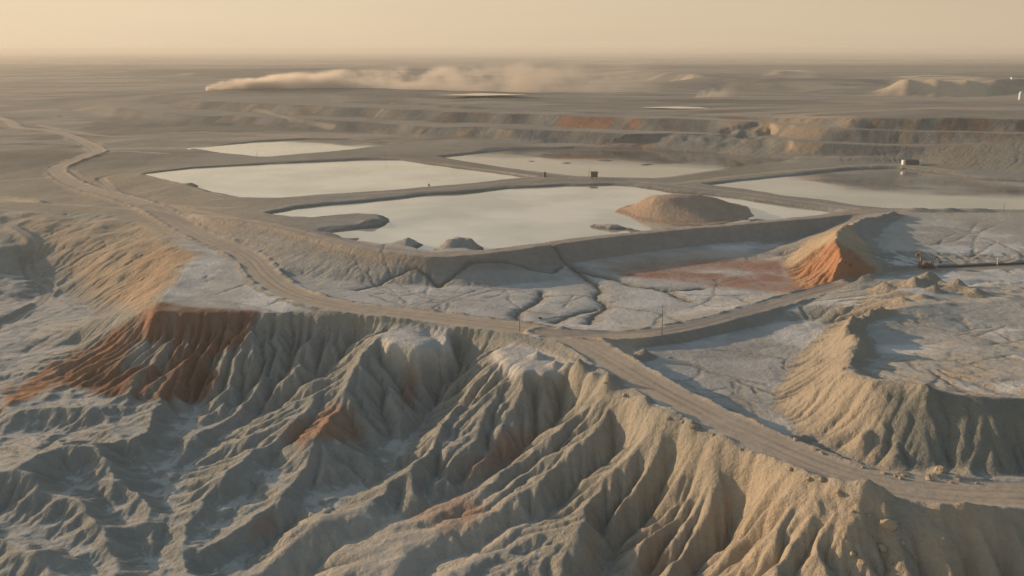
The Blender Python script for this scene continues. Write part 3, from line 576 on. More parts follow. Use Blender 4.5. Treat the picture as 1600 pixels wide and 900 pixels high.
jn = region([(880, 528), (960, 520), (1030, 520), (1000, 545), (985, 575), (950, 560)], 3, 2); mix(ROADC, jn*.9)
for pts, hw in (([(130, 292), (240, 316), (330, 334), (430, 351)], 3), ([(60, 196), (170, 213), (300, 207), (440, 211), (480, 215)], 5), ([(85, 277), (0, 283), (-60, 286)], 4), ([(215, 318), (330, 325), (380, 322)], 2.5),
                ([(0, 312), (60, 317), (140, 322), (260, 330)], 3), ([(600, 247), (700, 258), (780, 269), (850, 278), (930, 279), (1040, 288), (1150, 300), (1250, 314), (1340, 326)], 2.6), ([(330, 312), (500, 306), (640, 299), (740, 290), (850, 279)], 2.2),
                ([(400, 172), (440, 182), (520, 200)], 5), ([(1050, 288), (1150, 275), (1280, 263), (1400, 257), (1500, 268)], 3.5), ([(150, 241), (190, 236), (260, 240)], 4), ([(100, 262), (120, 275), (112, 285)], 5)):
    d, _ = pline(GX+wx*3, GY+wy*3, GP(smooth_pts(pts, 4)), 40); mix((.43, .36, .27), sstep(hw+1.5, hw-1, d)*.75)
# wet, darker silt where water runs
ch = sstep(4.2, 7.5, FL)*(1-sstep(.5, 1, mr)); mix((.14, .13, .11), sstep(5.2, 6.8, FL)*(1-sstep(.5, 1, mr))*(1-bad)*(GY < 720)*.75); mix((.13, .128, .11), sstep(4.6, 7.5, FL)*bad*(.35+.3*sstep(30, -60, GX)))
brc = bad*sstep(78, 100, GX)*sstep(330, 300, GY); stk2 = fbm(GX, GY*.2, 12, 4, 189); mix((.20, .198, .17), brc*sstep(-.1, .45, stk2+.5*n2)*.7)
fxs = fbm(GX, GY, 4, 2, 98)*.8; fys = fbm(GX, GY, 4, 2, 99)*.8; cdm = np.full(GX.shape, 1e3, np.float32)
for c in cracks:
    xs = [q[0] for q in c]; ys = [q[1] for q in c]; a0, a1 = np.searchsorted(rv, [min(ys)-6, max(ys)+6])
    qs = [v/(r+95) for v in (min(xs)-6, max(xs)+6) for r in (rv[a0], rv[a1])]; b0, b1 = np.searchsorted(ru, [min(qs), max(qs)])
    sl_ = (slice(a0, a1), slice(b0, b1)); d, _ = pline(GX[sl_]+fxs[sl_], GY[sl_]+fys[sl_], c, 6); cdm[sl_] = np.minimum(cdm[sl_], d)
mix((.14, .125, .105), np.exp(-(cdm/(.5+.25*n1))**2)*(.45+.25*n1+.15*n2)*(1-bad)*(1-sstep(.3, 1, mr)))
for c in chan_w:
    wxs = fbm(GX, GY, 60, 3, 21)*3.0 + fbm(GX, GY, 9, 2, 24)*1.2; wys = fbm(GX, GY, 60, 3, 31)*3.0 + fbm(GX, GY, 9, 2, 34)*1.2
    d, _ = pline(GX+wxs*.9+fbm(GX, GY, 5, 2, 77), GY+wys*.9+fbm(GX, GY, 5, 2, 78), c, 12); mix((.16, .145, .12), np.exp(-(d/1.3)**2)*.85)
for k, p in pond_w.items():
    s = psdf(GX, GY, p, 30); mix((.48, .44, .38), sstep(14, 5, s)*sstep(-.1, .3, n1)*.6*(GY < 900)); mix((.19, .165, .135), sstep(6, 1, s)*(GZ < 1.3)*.8)
m_, _ = pline(GX, GY, [G(1060, 318)[:2]]*2, 60); mix((.42, .29, .20), (psdf(GX, GY, MOUND, 20) < 1)*.8)
col *= (1+.10*n2+.10*n1)[..., None]
col = np.clip(col, .03, .7)
ROUGH = .42+.58*sstep(.10, .34, slope)
print('colour', round(time.time()-T0, 1))

def N_(nt, t, **kw):
    n = nt.nodes.new(t)
    for k, v in kw.items(): setattr(n, k, v)
    return n
def ground_mat(name, bump=1.0):
    m = bpy.data.materials.new(name); m.use_nodes = True; nt = m.node_tree; b = nt.nodes['Principled BSDF']
    b.inputs['Roughness'].default_value = .95; b.inputs['Specular IOR Level'].default_value = .12
    at = N_(nt, 'ShaderNodeAttribute'); at.attribute_name = 'soil'
    tc = N_(nt, 'ShaderNodeTexCoord')
    def noise(s, d, r=.6):
        n = N_(nt, 'ShaderNodeTexNoise'); n.inputs['Scale'].default_value = s; n.inputs['Detail'].default_value = d; n.inputs['Roughness'].default_value = r
        nt.links.new(tc.outputs['Object'], n.inputs['Vector']); return n
    a = noise(.22, 8, .65); c = noise(1.4, 4, .6)
    mr_ = N_(nt, 'ShaderNodeMapRange'); nt.links.new(a.outputs['Fac'], mr_.inputs['Value'])
    mr_.inputs['From Min'].default_value = .3; mr_.inputs['From Max'].default_value = .7; mr_.inputs['To Min'].default_value = .90; mr_.inputs['To Max'].default_value = 1.09
    vm = N_(nt, 'ShaderNodeVectorMath', operation='SCALE'); nt.links.new(at.outputs['Color'], vm.inputs[0]); nt.links.new(mr_.outputs[0], vm.inputs['Scale'])
    nt.links.new(vm.outputs[0], b.inputs['Base Color'])
    b1 = N_(nt, 'ShaderNodeBump'); b1.inputs['Strength'].default_value = .8*bump; b1.inputs['Distance'].default_value = 1.6; nt.links.new(a.outputs['Fac'], b1.inputs['Height'])
    b2 = N_(nt, 'ShaderNodeBump'); b2.inputs['Strength'].default_value = .8*bump; b2.inputs['Distance'].default_value = .5; nt.links.new(c.outputs['Fac'], b2.inputs['Height'])
    e = N_(nt, 'ShaderNodeTexVoronoi'); e.inputs['Scale'].default_value = .55; nt.links.new(tc.outputs['Object'], e.inputs['Vector'])
    b3 = N_(nt, 'ShaderNodeBump'); b3.inputs['Strength'].default_value = .45*bump; q3 = N_(nt, 'ShaderNodeMath', operation='MULTIPLY'); q3.inputs[1].default_value = .45*bump; nt.links.new(at.outputs['Alpha'], q3.inputs[0]); nt.links.new(q3.outputs[0], b3.inputs['Strength']); b3.inputs['Distance'].default_value = .5; b3.invert = True; nt.links.new(e.outputs['Distance'], b3.inputs['Height'])
    for bb in (b1, b2):
        q = N_(nt, 'ShaderNodeMath', operation='MULTIPLY'); q.inputs[1].default_value = bb.inputs['Strength'].default_value
        nt.links.new(at.outputs['Alpha'], q.inputs[0]); nt.links.new(q.outputs[0], bb.inputs['Strength'])
    nt.links.new(b1.outputs[0], b2.inputs['Normal']); nt.links.new(b2.outputs[0], b3.inputs['Normal']); nt.links.new(b3.outputs[0], b.inputs['Normal'])
    return m
MG = ground_mat('soil'); MR = ground_mat('road_dirt', .5)
# what each quad belongs to
qx = .5*(GX[:-1, :-1]+GX[1:, 1:]); qy = .5*(GY[:-1, :-1]+GY[1:, 1:])
lab = np.zeros(qx.shape, np.int8)
cut = lambda a: a[:-1, :-1]
lab[cut(bad) > .5] = 1; lab[cut(heap) > .5] = 2; lab[cut(heapa) > .5] = 3
lab[(qy > 930) & (qy < 1600) & (cut(GZ) > 4) & (cut(GX)/cut(GY) > -.36)] = 5
lab[cut(psdf(GX, GY, MOUND, 20)) < -1] = 4
lab[(qy < 930) & (cut(pline(GX, GY, emb_w, 40)[0]) < 16) & (lab == 0)] = 6
for i, (pts, hw) in enumerate(((road_w, 7.8), (branch_w, 5.3))):
    d, _ = pline(qx, qy, pts, 15); lab[d < hw] = 7+i
def submesh(name, k, mat, **props):
    q = np.argwhere(lab == k)
    if not len(q): return None
    i0 = q[:, 0]*NU+q[:, 1]; quad = np.stack([i0, i0+1, i0+NU+1, i0+NU], 1)
    used, inv = np.unique(quad, return_inverse=True); inv = inv.reshape(-1)
    me = bpy.data.meshes.new(name); n = len(used); nf = len(q)
    co = np.stack([GX.ravel()[used], GY.ravel()[used], GZ.ravel()[used]], 1).astype(np.float32)
    me.vertices.add(n); me.vertices.foreach_set('co', co.ravel())
    me.loops.add(nf*4); me.loops.foreach_set('vertex_index', inv.astype(np.int32))
    me.polygons.add(nf); me.polygons.foreach_set('loop_start', np.arange(0, nf*4, 4, dtype=np.int32))
    me.polygons.foreach_set('use_smooth', np.ones(nf, bool))
    a = me.attributes.new('soil', 'FLOAT_COLOR', 'POINT')
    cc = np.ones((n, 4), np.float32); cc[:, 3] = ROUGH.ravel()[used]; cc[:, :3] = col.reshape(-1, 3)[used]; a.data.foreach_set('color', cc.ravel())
    me.update(); me.materials.append(mat)
    o = bpy.data.objects.new(name, me); COL.objects.link(o)
    for kk, v in props.items(): o[kk] = v
    return o
S = dict(kind='structure')
submesh('ground', 0, MG, **S); submesh('hillside', 1, MG, **S)
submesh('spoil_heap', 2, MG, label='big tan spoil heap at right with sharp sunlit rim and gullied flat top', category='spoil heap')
submesh('spoil_heap', 3, MG, label='orange faced spoil heap with pale flat top between right pond and branch road', category='spoil heap')
submesh('spoil_heap', 4, MG, label='flat topped brown mound standing in the water of the nearest pond', category='mound')
submesh('quarry_terrace', 5, MG, **S); submesh('embankment', 6, MG, **S)
submesh('haul_road', 7, MR, **S); submesh('branch_road', 8, MR, **S)
print('terrain', round(time.time()-T0, 1))

# ------------------------------------------------------------------ water
def water_mat():
    m = bpy.data.materials.new('pond_water'); m.use_nodes = True; nt = m.node_tree; b = nt.nodes['Principled BSDF']
    b.inputs['Base Color'].default_value = (.56, .52, .44, 1); b.inputs['Roughness'].default_value = .05; b.inputs['IOR'].default_value = 2.2
    tc = N_(nt, 'ShaderNodeTexCoord'); n = N_(nt, 'ShaderNodeTexNoise'); n.inputs['Scale'].default_value = .35; n.inputs['Detail'].default_value = 3
    nt.links.new(tc.outputs['Object'], n.inputs['Vector'])
    n2_ = N_(nt, 'ShaderNodeTexNoise'); n2_.inputs['Scale'].default_value = .012; n2_.inputs['Detail'].default_value = 5; nt.links.new(tc.outputs['Object'], n2_.inputs['Vector'])
    cr = N_(nt, 'ShaderNodeValToRGB'); nt.links.new(n2_.outputs['Fac'], cr.inputs[0]); cr.color_ramp.elements[0].position = .38; cr.color_ramp.elements[1].position = .62
    cr.color_ramp.elements[0].color = (.33, .31, .265, 1); cr.color_ramp.elements[1].color = (.70, .635, .52, 1); nt.links.new(cr.outputs[0], b.inputs['Base Color'])  # pale and dark patches paint cloud and sky reflections into the water colour
    rr_ = N_(nt, 'ShaderNodeMapRange'); nt.links.new(n2_.outputs['Fac'], rr_.inputs['Value']); rr_.inputs['From Min'].default_value = .4; rr_.inputs['From Max'].default_value = .65; rr_.inputs['To Min'].default_value = .02; rr_.inputs['To Max'].default_value = .14; nt.links.new(rr_.outputs[0], b.inputs['Roughness'])
    bp = N_(nt, 'ShaderNodeBump'); bp.inputs['Strength'].default_value = .03; bp.inputs['Distance'].default_value = .3
    nt.links.new(n.outputs['Fac'], bp.inputs['Height']); nt.links.new(bp.outputs[0], b.inputs['Normal'])
    return m
MW = water_mat(); MQ = water_mat(); MQ.name = 'right_pond_water'
for n in MQ.node_tree.nodes:
    if n.type == 'VALTORGB': n.color_ramp.elements[0].color = (.20, .19, .16, 1); n.color_ramp.elements[1].color = (.46, .43, .37, 1)
MC = water_mat(); MC.name = 'clear_pond_water'
for n in MC.node_tree.nodes:
    if n.type == 'VALTORGB': n.color_ramp.elements[0].color = (.10, .09, .07, 1); n.color_ramp.elements[1].color = (.24, .21, .17, 1)
def sheet(name, pts, z, mat, **props):
    me = bpy.data.meshes.new(name); me.from_pydata([(x, y, z) for x, y in pts], [], [list(range(len(pts)))]); me.update()
    if me.polygons[0].normal.z < 0: me.flip_normals()
    me.materials.append(mat); o = bpy.data.objects.new(name, me); COL.objects.link(o)
    for k, v in props.items(): o[k] = v
    return o
for k, p in pond_w.items():                # grow each sheet a little so that the bank cuts its shore
    P = np.array(p); c = P.mean(0); q = [tuple(v+(v-c)/np.linalg.norm(v-c)*9) for v in P]
    sheet('pond', q, 0.0, MC if k == 'middle' else MQ if k == 'right' else MW, **S)
for pts in ([(684, 148.5), (750, 145.5), (826, 147.5), (750, 149.5)], [(1000, 167.8), (1060, 166.4), (1142, 169.3), (1060, 169.6)]):
    g = G(*pts[1]); z = g[2]+.8
    sheet('pond', [W(x, y, z) for x, y in pts], z, MW, **S)


# ------------------------------------------------------------------ things
def pmat(name, c, rough=.7, metal=0.0, wear=.25):
    m = bpy.data.materials.new(name); m.use_nodes = True; nt = m.node_tree; b = nt.nodes['Principled BSDF']
    b.inputs['Roughness'].default_value = rough; b.inputs['Metallic'].default_value = metal
    tc = N_(nt, 'ShaderNodeTexCoord'); n = N_(nt, 'ShaderNodeTexNoise'); n.inputs['Scale'].default_value = 1.7; n.inputs['Detail'].default_value = 5
    nt.links.new(tc.outputs['Object'], n.inputs['Vector'])
    x = N_(nt, 'ShaderNodeMix', data_type='RGBA'); x.inputs['A'].default_value = (*c, 1)
    x.inputs['B'].default_value = (*[v*(1-wear)+w_*wear for v, w_ in zip(c, (.30, .24, .17))], 1)
    nt.links.new(n.outputs['Fac'], x.inputs['Factor']); nt.links.new(x.outputs['Result'], b.inputs['Base Color']); return m
M = dict(white=pmat('white_paint', (.75, .74, .70)), dark=pmat('dark_steel', (.09, .085, .08), .5), wood=pmat('weathered_wood', (.16, .12, .085)),
         rust=pmat('rusty_steel', (.20, .075, .035), .8), glass=pmat('cab_glass', (.04, .05, .06), .15, 0, .1), tyre=pmat('tyre_rubber', (.03, .03, .03), .9),
         orange=pmat('orange_paint', (.62, .30, .12)), roof=pmat('brown_roof', (.12, .085, .07)), rock=None, black=pmat('black_plastic', (.03, .03, .03), .6))
def bxv(V, Fc, x0, x1, y0, y1, z0, z1, taper=0.0, rot=None):
    k = len(V); t = taper
    pts = [(x0, y0, z0), (x1, y0, z0), (x1, y1, z0), (x0, y1, z0), (x0+t, y0+t, z1), (x1-t, y0+t, z1), (x1-t, y1-t, z1), (x0+t, y1-t, z1)]
    if rot: pts = [tuple(rot @ Vector(p)) for p in pts]
    V += pts; Fc += [tuple(k+i for i in f) for f in ((3, 2, 1, 0), (4, 5, 6, 7), (0, 1, 5, 4), (1, 2, 6, 5), (2, 3, 7, 6), (3, 0, 4, 7))]
def tube(V, Fc, a, b, r0, r1, n=10):
    a, b = Vector(a), Vector(b); d = (b-a).normalized(); u = d.orthogonal().normalized(); v = d.cross(u); k = len(V)
    for p, r in ((a, r0), (b, r1)):
        for i in range(n):
            t = 2*math.pi*i/n; V.append(tuple(p+u*r*math.cos(t)+v*r*math.sin(t)))
    Fc += [(k+i, k+(i+1) % n, k+n+(i+1) % n, k+n+i) for i in range(n)]
    Fc += [tuple(k+i for i in reversed(range(n))), tuple(k+n+i for i in range(n))]
def mobj(name, build, mat, parent=None, loc=(0, 0, 0)):
    V, Fc = [], []; build(V, Fc)
    me = bpy.data.meshes.new(name); me.from_pydata(V, [], Fc); me.update(); me.materials.append(mat)
    o = bpy.data.objects.new(name, me); COL.objects.link(o); o.location = loc
    if parent: o.parent = parent
    return o
def thing(name, loc, label, cat, rz=0, group=None):
    o = bpy.data.objects.new(name, None); COL.objects.link(o); o.location = loc; o.rotation_euler = (0, 0, rz)
    o['label'] = label; o['category'] = cat
    if group: o['group'] = group
    return o
def copytree(r, loc, label, rz=0, scale=1):
    c = r.copy(); COL.objects.link(c); c.location = loc; c.rotation_euler = (0, 0, rz); c['label'] = label; c.scale = (scale,)*3
    for ch in list(r.children):
        q = ch.copy(); COL.objects.link(q); q.parent = c
        for g in ch.children:
            w_ = g.copy(); COL.objects.link(w_); w_.parent = q
    return c
def site(px, py, sink=.15):
    x, y, z = G(px, py); return (x, y, float(height(x, y))-sink)
def pole(px, py, h, label, arm=True):
    t = thing('utility_pole', site(px, py, .4), label, 'pole', 0.35)
    mobj('post', lambda V, Fc: tube(V, Fc, (0, 0, 0), (0, 0, h+.4), .20, .13), M['wood'], t)
    if arm:
        a = mobj('crossarm', lambda V, Fc: bxv(V, Fc, -.9, .9, -.08, .08, h-.7, h-.54), M['wood'], t)
        for x in (-.8, .8): mobj('insulator', lambda V, Fc: tube(V, Fc, (x, 0, h-.54), (x, 0, h-.3), .07, .05, 8), M['white'], a)
pole(1034, 523, 13.0, 'tallest bare pole, beside the branch road just right of the junction')
pole(812, 518, 9.5, 'thin brown pole on the far edge of the haul road left of the junction')
pole(603, 249, 8.5, 'distant dark pole on the bank between the two left ponds', False)
pole(402, 247, 6.5, 'small distant pole on the near bank of the farthest left pond', False)
pole(1568, 331, 5.5, 'short dark pole on the back edge of the right plateau', False)
pole(920, 277, 8.0, 'slim pole standing just left of the dark pump house', False)
# pump house on the dike
t = thing('pump_house', site(928, 279), 'dark boxy pump house on the dike above the nearest pond', 'pump house', .1)
mobj('wall', lambda V, Fc: bxv(V, Fc, -2.9, 2.9, -2, 2, 1.6, 5.4), M['dark'], t)
mobj('roof', lambda V, Fc: bxv(V, Fc, -3.4, 3.4, -2.5, 2.5, 5.4, 6.1, .25), M['roof'], t)
for x in (-2.5, 2.5):
    for y in (-1.7, 1.7): mobj('leg', lambda V, Fc: bxv(V, Fc, x-.18, x+.18, y-.18, y+.18, -.6, 1.6), M['dark'], t)
d_ = mobj('door', lambda V, Fc: bxv(V, Fc, .6, 1.6, -2.06, -2, 1.7, 3.9), M['rust'], t)
mobj('handle', lambda V, Fc: bxv(V, Fc, 1.4, 1.5, -2.14, -2.06, 2.7, 2.9), M['white'], d_)
mobj('discharge_pipe', lambda V, Fc: tube(V, Fc, (-1.5, -1.8, 1.6), (-1.5, -8.5, -1.8), .35, .35), M['black'], t)
t = thing('control_cabinet', site(851, 277), 'small narrow grey cabinet on the dike left of the pump house', 'cabinet', .2)
mobj('body', lambda V, Fc: bxv(V, Fc, -1.1, 1.1, -.9, .9, 0, 4.2), M['dark'], t)
mobj('roof', lambda V, Fc: bxv(V, Fc, -1.4, 1.4, -1.2, 1.2, 4.2, 4.5, .1), M['roof'], t)
mobj('mast', lambda V, Fc: tube(V, Fc, (.5, 0, 4.5), (.5, 0, 7.5), .12, .08), M['dark'], t)
x, y = W(670, 290, 0)
t = thing('buoy', (x, y, 0), 'small dark buoy floating in the big left pond', 'buoy')
mobj('float', lambda V, Fc: (tube(V, Fc, (0, 0, -.4), (0, 0, .7), 1.0, .9, 14), tube(V, Fc, (0, 0, .7), (0, 0, 1.4), .9, .3, 14)), M['dark'], t)
mobj('mast', lambda V, Fc: tube(V, Fc, (0, 0, 1.4), (0, 0, 3.0), .12, .08), M['dark'], t)
# long shed by the right pond
t = thing('long_shed', site(1424, 257), 'long low shed with dark roof and white ends by the right pond', 'shed', -.05)
mobj('wall', lambda V, Fc: bxv(V, Fc, -6.5, 6.5, -2.4, 2.4, -.5, 3.4), M['roof'], t)
for x in (-7.6, 7.6): mobj('end_wall', lambda V, Fc: bxv(V, Fc, x-1.1, x+1.1, -2.6, 2.6, -.5, 4.2), M['white'], t)
def gable(V, Fc):
    k = len(V); V += [(-6.5, -2.9, 3.4), (6.5, -2.9, 3.4), (6.5, 2.9, 3.4), (-6.5, 2.9, 3.4), (-6.5, 0, 4.8), (6.5, 0, 4.8)]
    Fc += [(k, k+1, k+5, k+4), (k+2, k+3, k+4, k+5), (k, k+4, k+3), (k+1, k+2, k+5), (k+3, k+2, k+1, k)]
mobj('roof', gable, M['dark'], t)
for x in (-4, 0, 4): mobj('door', lambda V, Fc: bxv(V, Fc, x-1, x+1, -2.46, -2.4, 0, 2.5), M['dark'], t)
# pickups
def pickup(loc, label, rz):
    t = thing('pickup_truck', loc, label, 'pickup truck', rz)
    def body(V, Fc):
        bxv(V, Fc, -2.6, 2.6, -.95, .95, .55, 1.15, .04); bxv(V, Fc, -2.6, -.4, -.95, -.83, 1.15, 1.5); bxv(V, Fc, -2.6, -.4, .83, .95, 1.15, 1.5); bxv(V, Fc, -2.6, -2.48, -.83, .83, 1.15, 1.5)
    mobj('body', body, M['white'], t)
    c = mobj('cab', lambda V, Fc: bxv(V, Fc, -.4, 1.45, -.88, .88, 1.152, 1.95, .18), M['white'], t)
    mobj('window', lambda V, Fc: bxv(V, Fc, -.15, 1.2, -.83, .83, 1.3, 1.8, .06), M['glass'], c)
    for x in (-1.6, 1.7):
        for y in (-.85, .85): mobj('wheel', lambda V, Fc: tube(V, Fc, (x, y-.13, .42), (x, y+.13, .42), .42, .42, 16), M['tyre'], t)
    return t
pickup(site(67, 316, 0), 'white pickup raising dust on the upland track at the far left', 2.9)
pickup(site(92, 182, 0), 'tiny white pickup far off on the plain at upper left', .4)
pickup(site(1408, 264, 0), 'white pickup parked on the bank below the long shed', 1.2)
# excavators by the branch road
def excavator(loc, label, rz, k):
    t = thing('excavator', loc, label, 'excavator', rz)
    for y in (-1.25, 1.25):
        def tr(V, Fc):
            n = 14; q = len(V)
            for yy in (y-.35, y+.35):
                for i in range(n):
                    a = 2*math.pi*i/n; V.append((math.copysign(1.5, math.cos(a))+.55*math.cos(a), yy, .55+.55*math.sin(a)))
            Fc.extend([(q+i, q+(i+1) % n, q+n+(i+1) % n, q+n+i) for i in range(n)]); Fc.extend([tuple(range(q, q+n)), tuple(reversed(range(q+n, q+2*n)))])
        mobj('track', tr, M['dark'], t)
    mobj('body', lambda V, Fc: (bxv(V, Fc, -2.6, 1.2, -1.4, 1.4, 1.25, 2.3, .08), bxv(V, Fc, -2.7, -1.5, -1.35, 1.35, 2.3, 2.9, .12), tube(V, Fc, (0, 0, .9), (0, 0, 1.25), .8, .8)), M['rust'], t)
    c = mobj('cab', lambda V, Fc: bxv(V, Fc, -.2, 1.4, .35, 1.35, 2.302, 3.7, .12), M['rust'], t)
    mobj('window', lambda V, Fc: bxv(V, Fc, .1, 1.37, .41, 1.42, 2.7, 3.5, .04), M['glass'], c)
    top = (2.4, -.3, 6.6+k); end = (4.6, -.3, 4.6+k*1.6)
    mobj('boom', lambda V, Fc: (tube(V, Fc, (.9, -.3, 2.0), (1.2, -.3, 4.6), .42, .40, 6), tube(V, Fc, (1.2, -.3, 4.4), top, .40, .28, 6)), M['rust'], t)
    mobj('stick', lambda V, Fc: tube(V, Fc, (top[0]-.5, -.3, top[2]+.3), end, .30, .2, 6), M['rust'], t)
    mobj('bucket', lambda V, Fc: bxv(V, Fc, end[0]-.6, end[0]+.5, -.95, .35, end[2]-1.3, end[2]-.1, -.15), M['dark'], t)
    mobj('hydraulic_cylinder', lambda V, Fc: tube(V, Fc, (1.4, -.3, 2.1), (1.9, -.3, 4.9), .13, .09, 8), M['white'], t)
excavator(site(1440, 419, 0), 'rust brown excavator with tall raised boom, left of a pair', 1.9, 1.2)
excavator(site(1454, 419, 0), 'shorter rust brown excavator, right of a pair beside the branch road', -.6, 0)
t = thing('marker_post', site(1558, 415, .3), 'pale orange and white marker post at the plateau front', 'post')
mobj('post', lambda V, Fc: tube(V, Fc, (0, 0, 0), (0, 0, 4.6), .28, .24), M['white'], t)
mobj('band', lambda V, Fc: tube(V, Fc, (0, 0, 2.4), (0, 0, 3.4), .31, .30), M['orange'], t)
# silo and sheds far off
t = thing('silo', site(1594, 156, 1), 'pale tall silo far away at the right edge', 'silo')
mobj('barrel', lambda V, Fc: tube(V, Fc, (0, 0, 0), (0, 0, 13), 3.1, 3.1, 24), M['white'], t)
mobj('roof', lambda V, Fc: tube(V, Fc, (0, 0, 13), (0, 0, 15.3), 3.3, .5, 24), M['white'], t)
mobj('pipe', lambda V, Fc: tube(V, Fc, (0, -3.4, 0), (0, -3.4, 12.5), .2, .2), M['dark'], t)
for px, w_, lb in ((1583, 5, 'leftmost of three tiny white sheds on the far rim'), (1591, 7, 'middle of three tiny white sheds on the far rim'), (1599, 5, 'rightmost of three tiny white sheds on the far rim')):
    t = thing('shed', site(px, 124.0, .5), lb, 'shed', 0, 'white sheds on the far rim')
    mobj('wall', lambda V, Fc: bxv(V, Fc, -w_, w_, -3, 3, 0, 5), M['white'], t); mobj('roof', lambda V, Fc: bxv(V, Fc, -w_-.4, w_+.4, -3.4, 3.4, 5, 6.6, 1.2), M['roof'], t)
# pipeline beside the branch road
pp = [site(x, y, -.35) for x, y in ((1466, 418.5), (1500, 417), (1535, 415.5), (1570, 413.8), (1610, 412), (1700, 409))]
def pipe(V, Fc):
    for a, b in zip(pp[:-1], pp[1:]):
        tube(V, Fc, a, b, .55, .55, 12); c = Vector(a); dd = (Vector(b)-c).normalized(); tube(V, Fc, c-dd*.15, c+dd*.15, .75, .75, 12)
o = mobj('pipeline', pipe, M['black']); o['label'] = 'black pipeline lying along the upper edge of the branch road'; o['category'] = 'pipeline'
# boulders
def rock_mesh(seed):
    import bmesh
    bm = bmesh.new(); bmesh.ops.create_icosphere(bm, subdivisions=3, radius=1.0)
    r = np.random.default_rng(seed); dirs = r.normal(size=(11, 3)); dirs /= np.linalg.norm(dirs, axis=1)[:, None]; cut_ = .55+.35*r.random(11)
    for v in bm.verts:
        p = np.array(v.co)
        for d2, c2 in zip(dirs, cut_):
            e = p @ d2 - c2
            if e > 0: p = p-d2*e
        p *= 1+.05*r.normal()
        v.co = p*np.array([1, .85, .75])
    me = bpy.data.meshes.new('boulder'); bm.to_mesh(me); bm.free(); return me
def rockmat(name, c):
    m = ground_mat(name, .6); nt = m.node_tree
    for n in [n for n in nt.nodes if n.type == 'MATH']:
        for l in list(n.inputs[0].links): nt.links.remove(l)
        n.inputs[0].default_value = 1.0
    for n in nt.nodes:
        if n.type == 'VECT_MATH':
            for l in list(n.inputs[0].links): nt.links.remove(l)
            n.inputs[0].default_value = c
    return m
RM = [rockmat('tan_rock', (.40, .32, .23)), rockmat('dark_rock', (.09, .08, .07))]
rocks = [rock_mesh(i) for i in range(5)]
for me in rocks: me.materials.append(RM[0])
def boulder(px, py, r, label, group=None, mesh=None):
    x, y, z = site(px, py, 0)
    me = mesh or rocks[random.randrange(5)]
    o = bpy.data.objects.new('boulder', me); COL.objects.link(o); o.location = (x, y, z+r*.15); o.scale = (r, r, r)
    o.rotation_euler = (random.uniform(-.4, .4), random.uniform(-.4, .4), random.uniform(0, 6.28)); o['label'] = label; o['category'] = 'boulder'
    if group: o['group'] = group
dk = rock_mesh(77); dk.materials.append(RM[1])
boulder(844, 498, 1.0, 'lone dark boulder on the pale flat above the junction', mesh=dk)
boulder(1388, 822, 2.3, 'largest tan block on the shaded slope below the road bend')
boulder(1378, 858, 1.4, 'upright tan block under the largest block on the lower right slope')
boulder(1468, 738, 1.9, 'tall sunlit block at the foot of the big spoil heap')
for px, py in [(1330, 800), (1345, 828), (1362, 806), (1410, 850), (1425, 872), (1352, 880), (1398, 880), (1440, 838), (1318, 842), (1335, 868)]:
    boulder(px+random.uniform(-4, 4), py, random.uniform(.5, 1.0), 'small tan boulder on the slope below the haul road bend', 'boulders on the slope below the road bend')
for px in random.sample(range(1225, 1600), 13):
    boulder(px+random.uniform(-7, 7), np.interp(px, [1225, 1300, 1400, 1480, 1600], [676, 716, 745, 752, 752])+random.uniform(-3, 4), random.uniform(.5, 1.25), 'small tan boulder along the foot of the big spoil heap', 'boulders along the foot of the heap')
for q in range(15):
    t_ = random.random()*.99; px = 905+t_*430; py = np.interp(px, [905, 1000, 1130, 1210, 1335], [578, 628, 690, 722, 778])+random.uniform(-6, 6)
    boulder(px, py, random.uniform(.45, 1.1), 'tan boulder on the broken edge below the haul road', 'boulders along the haul road edge')

# ------------------------------------------------------------------ haze
def vol_mat(name, dens, color, aniso, noise=None):
    m = bpy.data.materials.new(name); m.use_nodes = True; nt = m.node_tree
    nt.nodes.remove(nt.nodes['Principled BSDF']); v = N_(nt, 'ShaderNodeVolumePrincipled')
    v.inputs['Density'].default_value = dens; v.inputs['Color'].default_value = (*color, 1); v.inputs['Anisotropy'].default_value = aniso
    nt.links.new(v.outputs[0], nt.nodes['Material Output'].inputs['Volume'])
    return m, nt, v
def box(name, x0, x1, y0, y1, z0, z1, mat):
    me = bpy.data.meshes.new(name)
    vs = [(x, y, z) for z in (z0, z1) for y in (y0, y1) for x in (x0, x1)]
    me.from_pydata(vs, [], [(0, 2, 3, 1), (4, 5, 7, 6), (0, 1, 5, 4), (2, 6, 7, 3), (0, 4, 6, 2), (1, 3, 7, 5)]); me.materials.append(mat)
    o = bpy.data.objects.new(name, me); COL.objects.link(o); return o

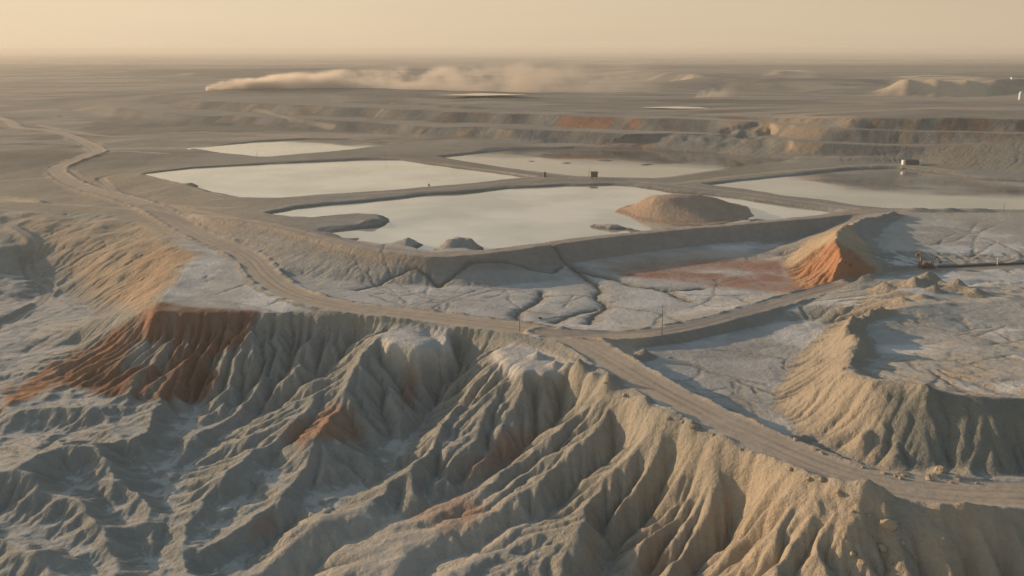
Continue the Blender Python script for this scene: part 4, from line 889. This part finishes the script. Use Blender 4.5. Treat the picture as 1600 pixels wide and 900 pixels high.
# dust blown off the tip: a drifting cloud with its own volume
def dust(px, py, Lx, Ht, Wd, dens, rot=0.0, name='dust_cloud'):
    x, y, z = G(px, py)
    n = 14; V = []; Fc = []
    for i in range(n+1):
        s = i/n; h = (.12+.88*s**.42)*Ht*1.25; w_ = (.15+.85*s**.6)*Wd
        V += [(s*Lx, -w_, -6), (s*Lx, w_, -6), (s*Lx, w_, h), (s*Lx, -w_, h)]
    for i in range(n):
        a = i*4; b = a+4
        for j in range(4): Fc.append((a+j, a+(j+1) % 4, b+(j+1) % 4, b+j))
    Fc += [(3, 2, 1, 0), (n*4, n*4+1, n*4+2, n*4+3)]
    m, nt, v = vol_mat('dust', 1, (.97, .86, .74), .35)
    tc = N_(nt, 'ShaderNodeTexCoord'); sp = N_(nt, 'ShaderNodeSeparateXYZ'); nt.links.new(tc.outputs['Object'], sp.inputs[0])
    def mm(op, a, b=None, c=None):
        q = N_(nt, 'ShaderNodeMath', operation=op)
        for i, u in enumerate((a, b, c)):
            if u is None: continue
            if isinstance(u, (int, float)): q.inputs[i].default_value = u
            else: nt.links.new(u, q.inputs[i])
        return q.outputs[0]
    s = mm('MAXIMUM', mm('DIVIDE', sp.outputs[0], Lx), 0.0)
    sh = mm('POWER', s, .42)
    h = mm('MULTIPLY', mm('ADD', mm('MULTIPLY', sh, .92), .05), Ht); wv = mm('MULTIPLY', mm('ADD', mm('MULTIPLY', sh, .85), .1), Wd)
    a = mm('DIVIDE', mm('MAXIMUM', sp.outputs[2], 0.0), h); b = mm('ABSOLUTE', mm('DIVIDE', sp.outputs[1], wv))
    nz = N_(nt, 'ShaderNodeTexNoise'); nz.inputs['Scale'].default_value = 1.7/Ht; nz.inputs['Detail'].default_value = 6; nz.inputs['Roughness'].default_value = .6
    mp = N_(nt, 'ShaderNodeMapping'); mp.inputs['Scale'].default_value = (.55, .6, 1); nt.links.new(tc.outputs['Object'], mp.inputs[0]); nt.links.new(mp.outputs[0], nz.inputs['Vector'])
    g = mm('SUBTRACT', 1.0, mm('MAXIMUM', a, mm('POWER', b, 2.0)))
    q = mm('ADD', g, mm('MULTIPLY', mm('SUBTRACT', nz.outputs['Fac'], .54), 5.2))
    q = mm('MINIMUM', mm('MAXIMUM', q, 0.0), 1.0); q = mm('MULTIPLY', q, mm('MINIMUM', mm('MULTIPLY', mm('MAXIMUM', g, 0.0), 4.0), 1.0))
    fade = mm('MULTIPLY', mm('DIVIDE', dens*.16, mm('ADD', s, .14)), mm('MAXIMUM', mm('SUBTRACT', 1.0, mm('POWER', s, 1.6)), 0.0))
    nt.links.new(mm('MULTIPLY', q, fade), v.inputs['Density'])
    me = bpy.data.meshes.new(name); me.from_pydata(V, [], Fc); me.update(); me.materials.append(m)
    o = bpy.data.objects.new(name, me); COL.objects.link(o); o.location = (x, y, z); o.rotation_euler = (0, 0, rot); o['kind'] = 'stuff'; return o
dust(324, 140.5, 900, 68, 110, .17, .02)
dust(1086, 152, 80, 30, 18, .15, .1)
dust(66, 317, 90, 10, 14, .03, 3.0)
mh, _, _ = vol_mat('air', 1/11000., (.885, .835, .75), .15)
hz = box('haze', -31500, 31500, -1500, 42000, float(GZ.min())-3, 125, mh); hz['kind'] = 'stuff'
pass; print('done', round(time.time()-T0, 1), 'zmax', GZ.max())
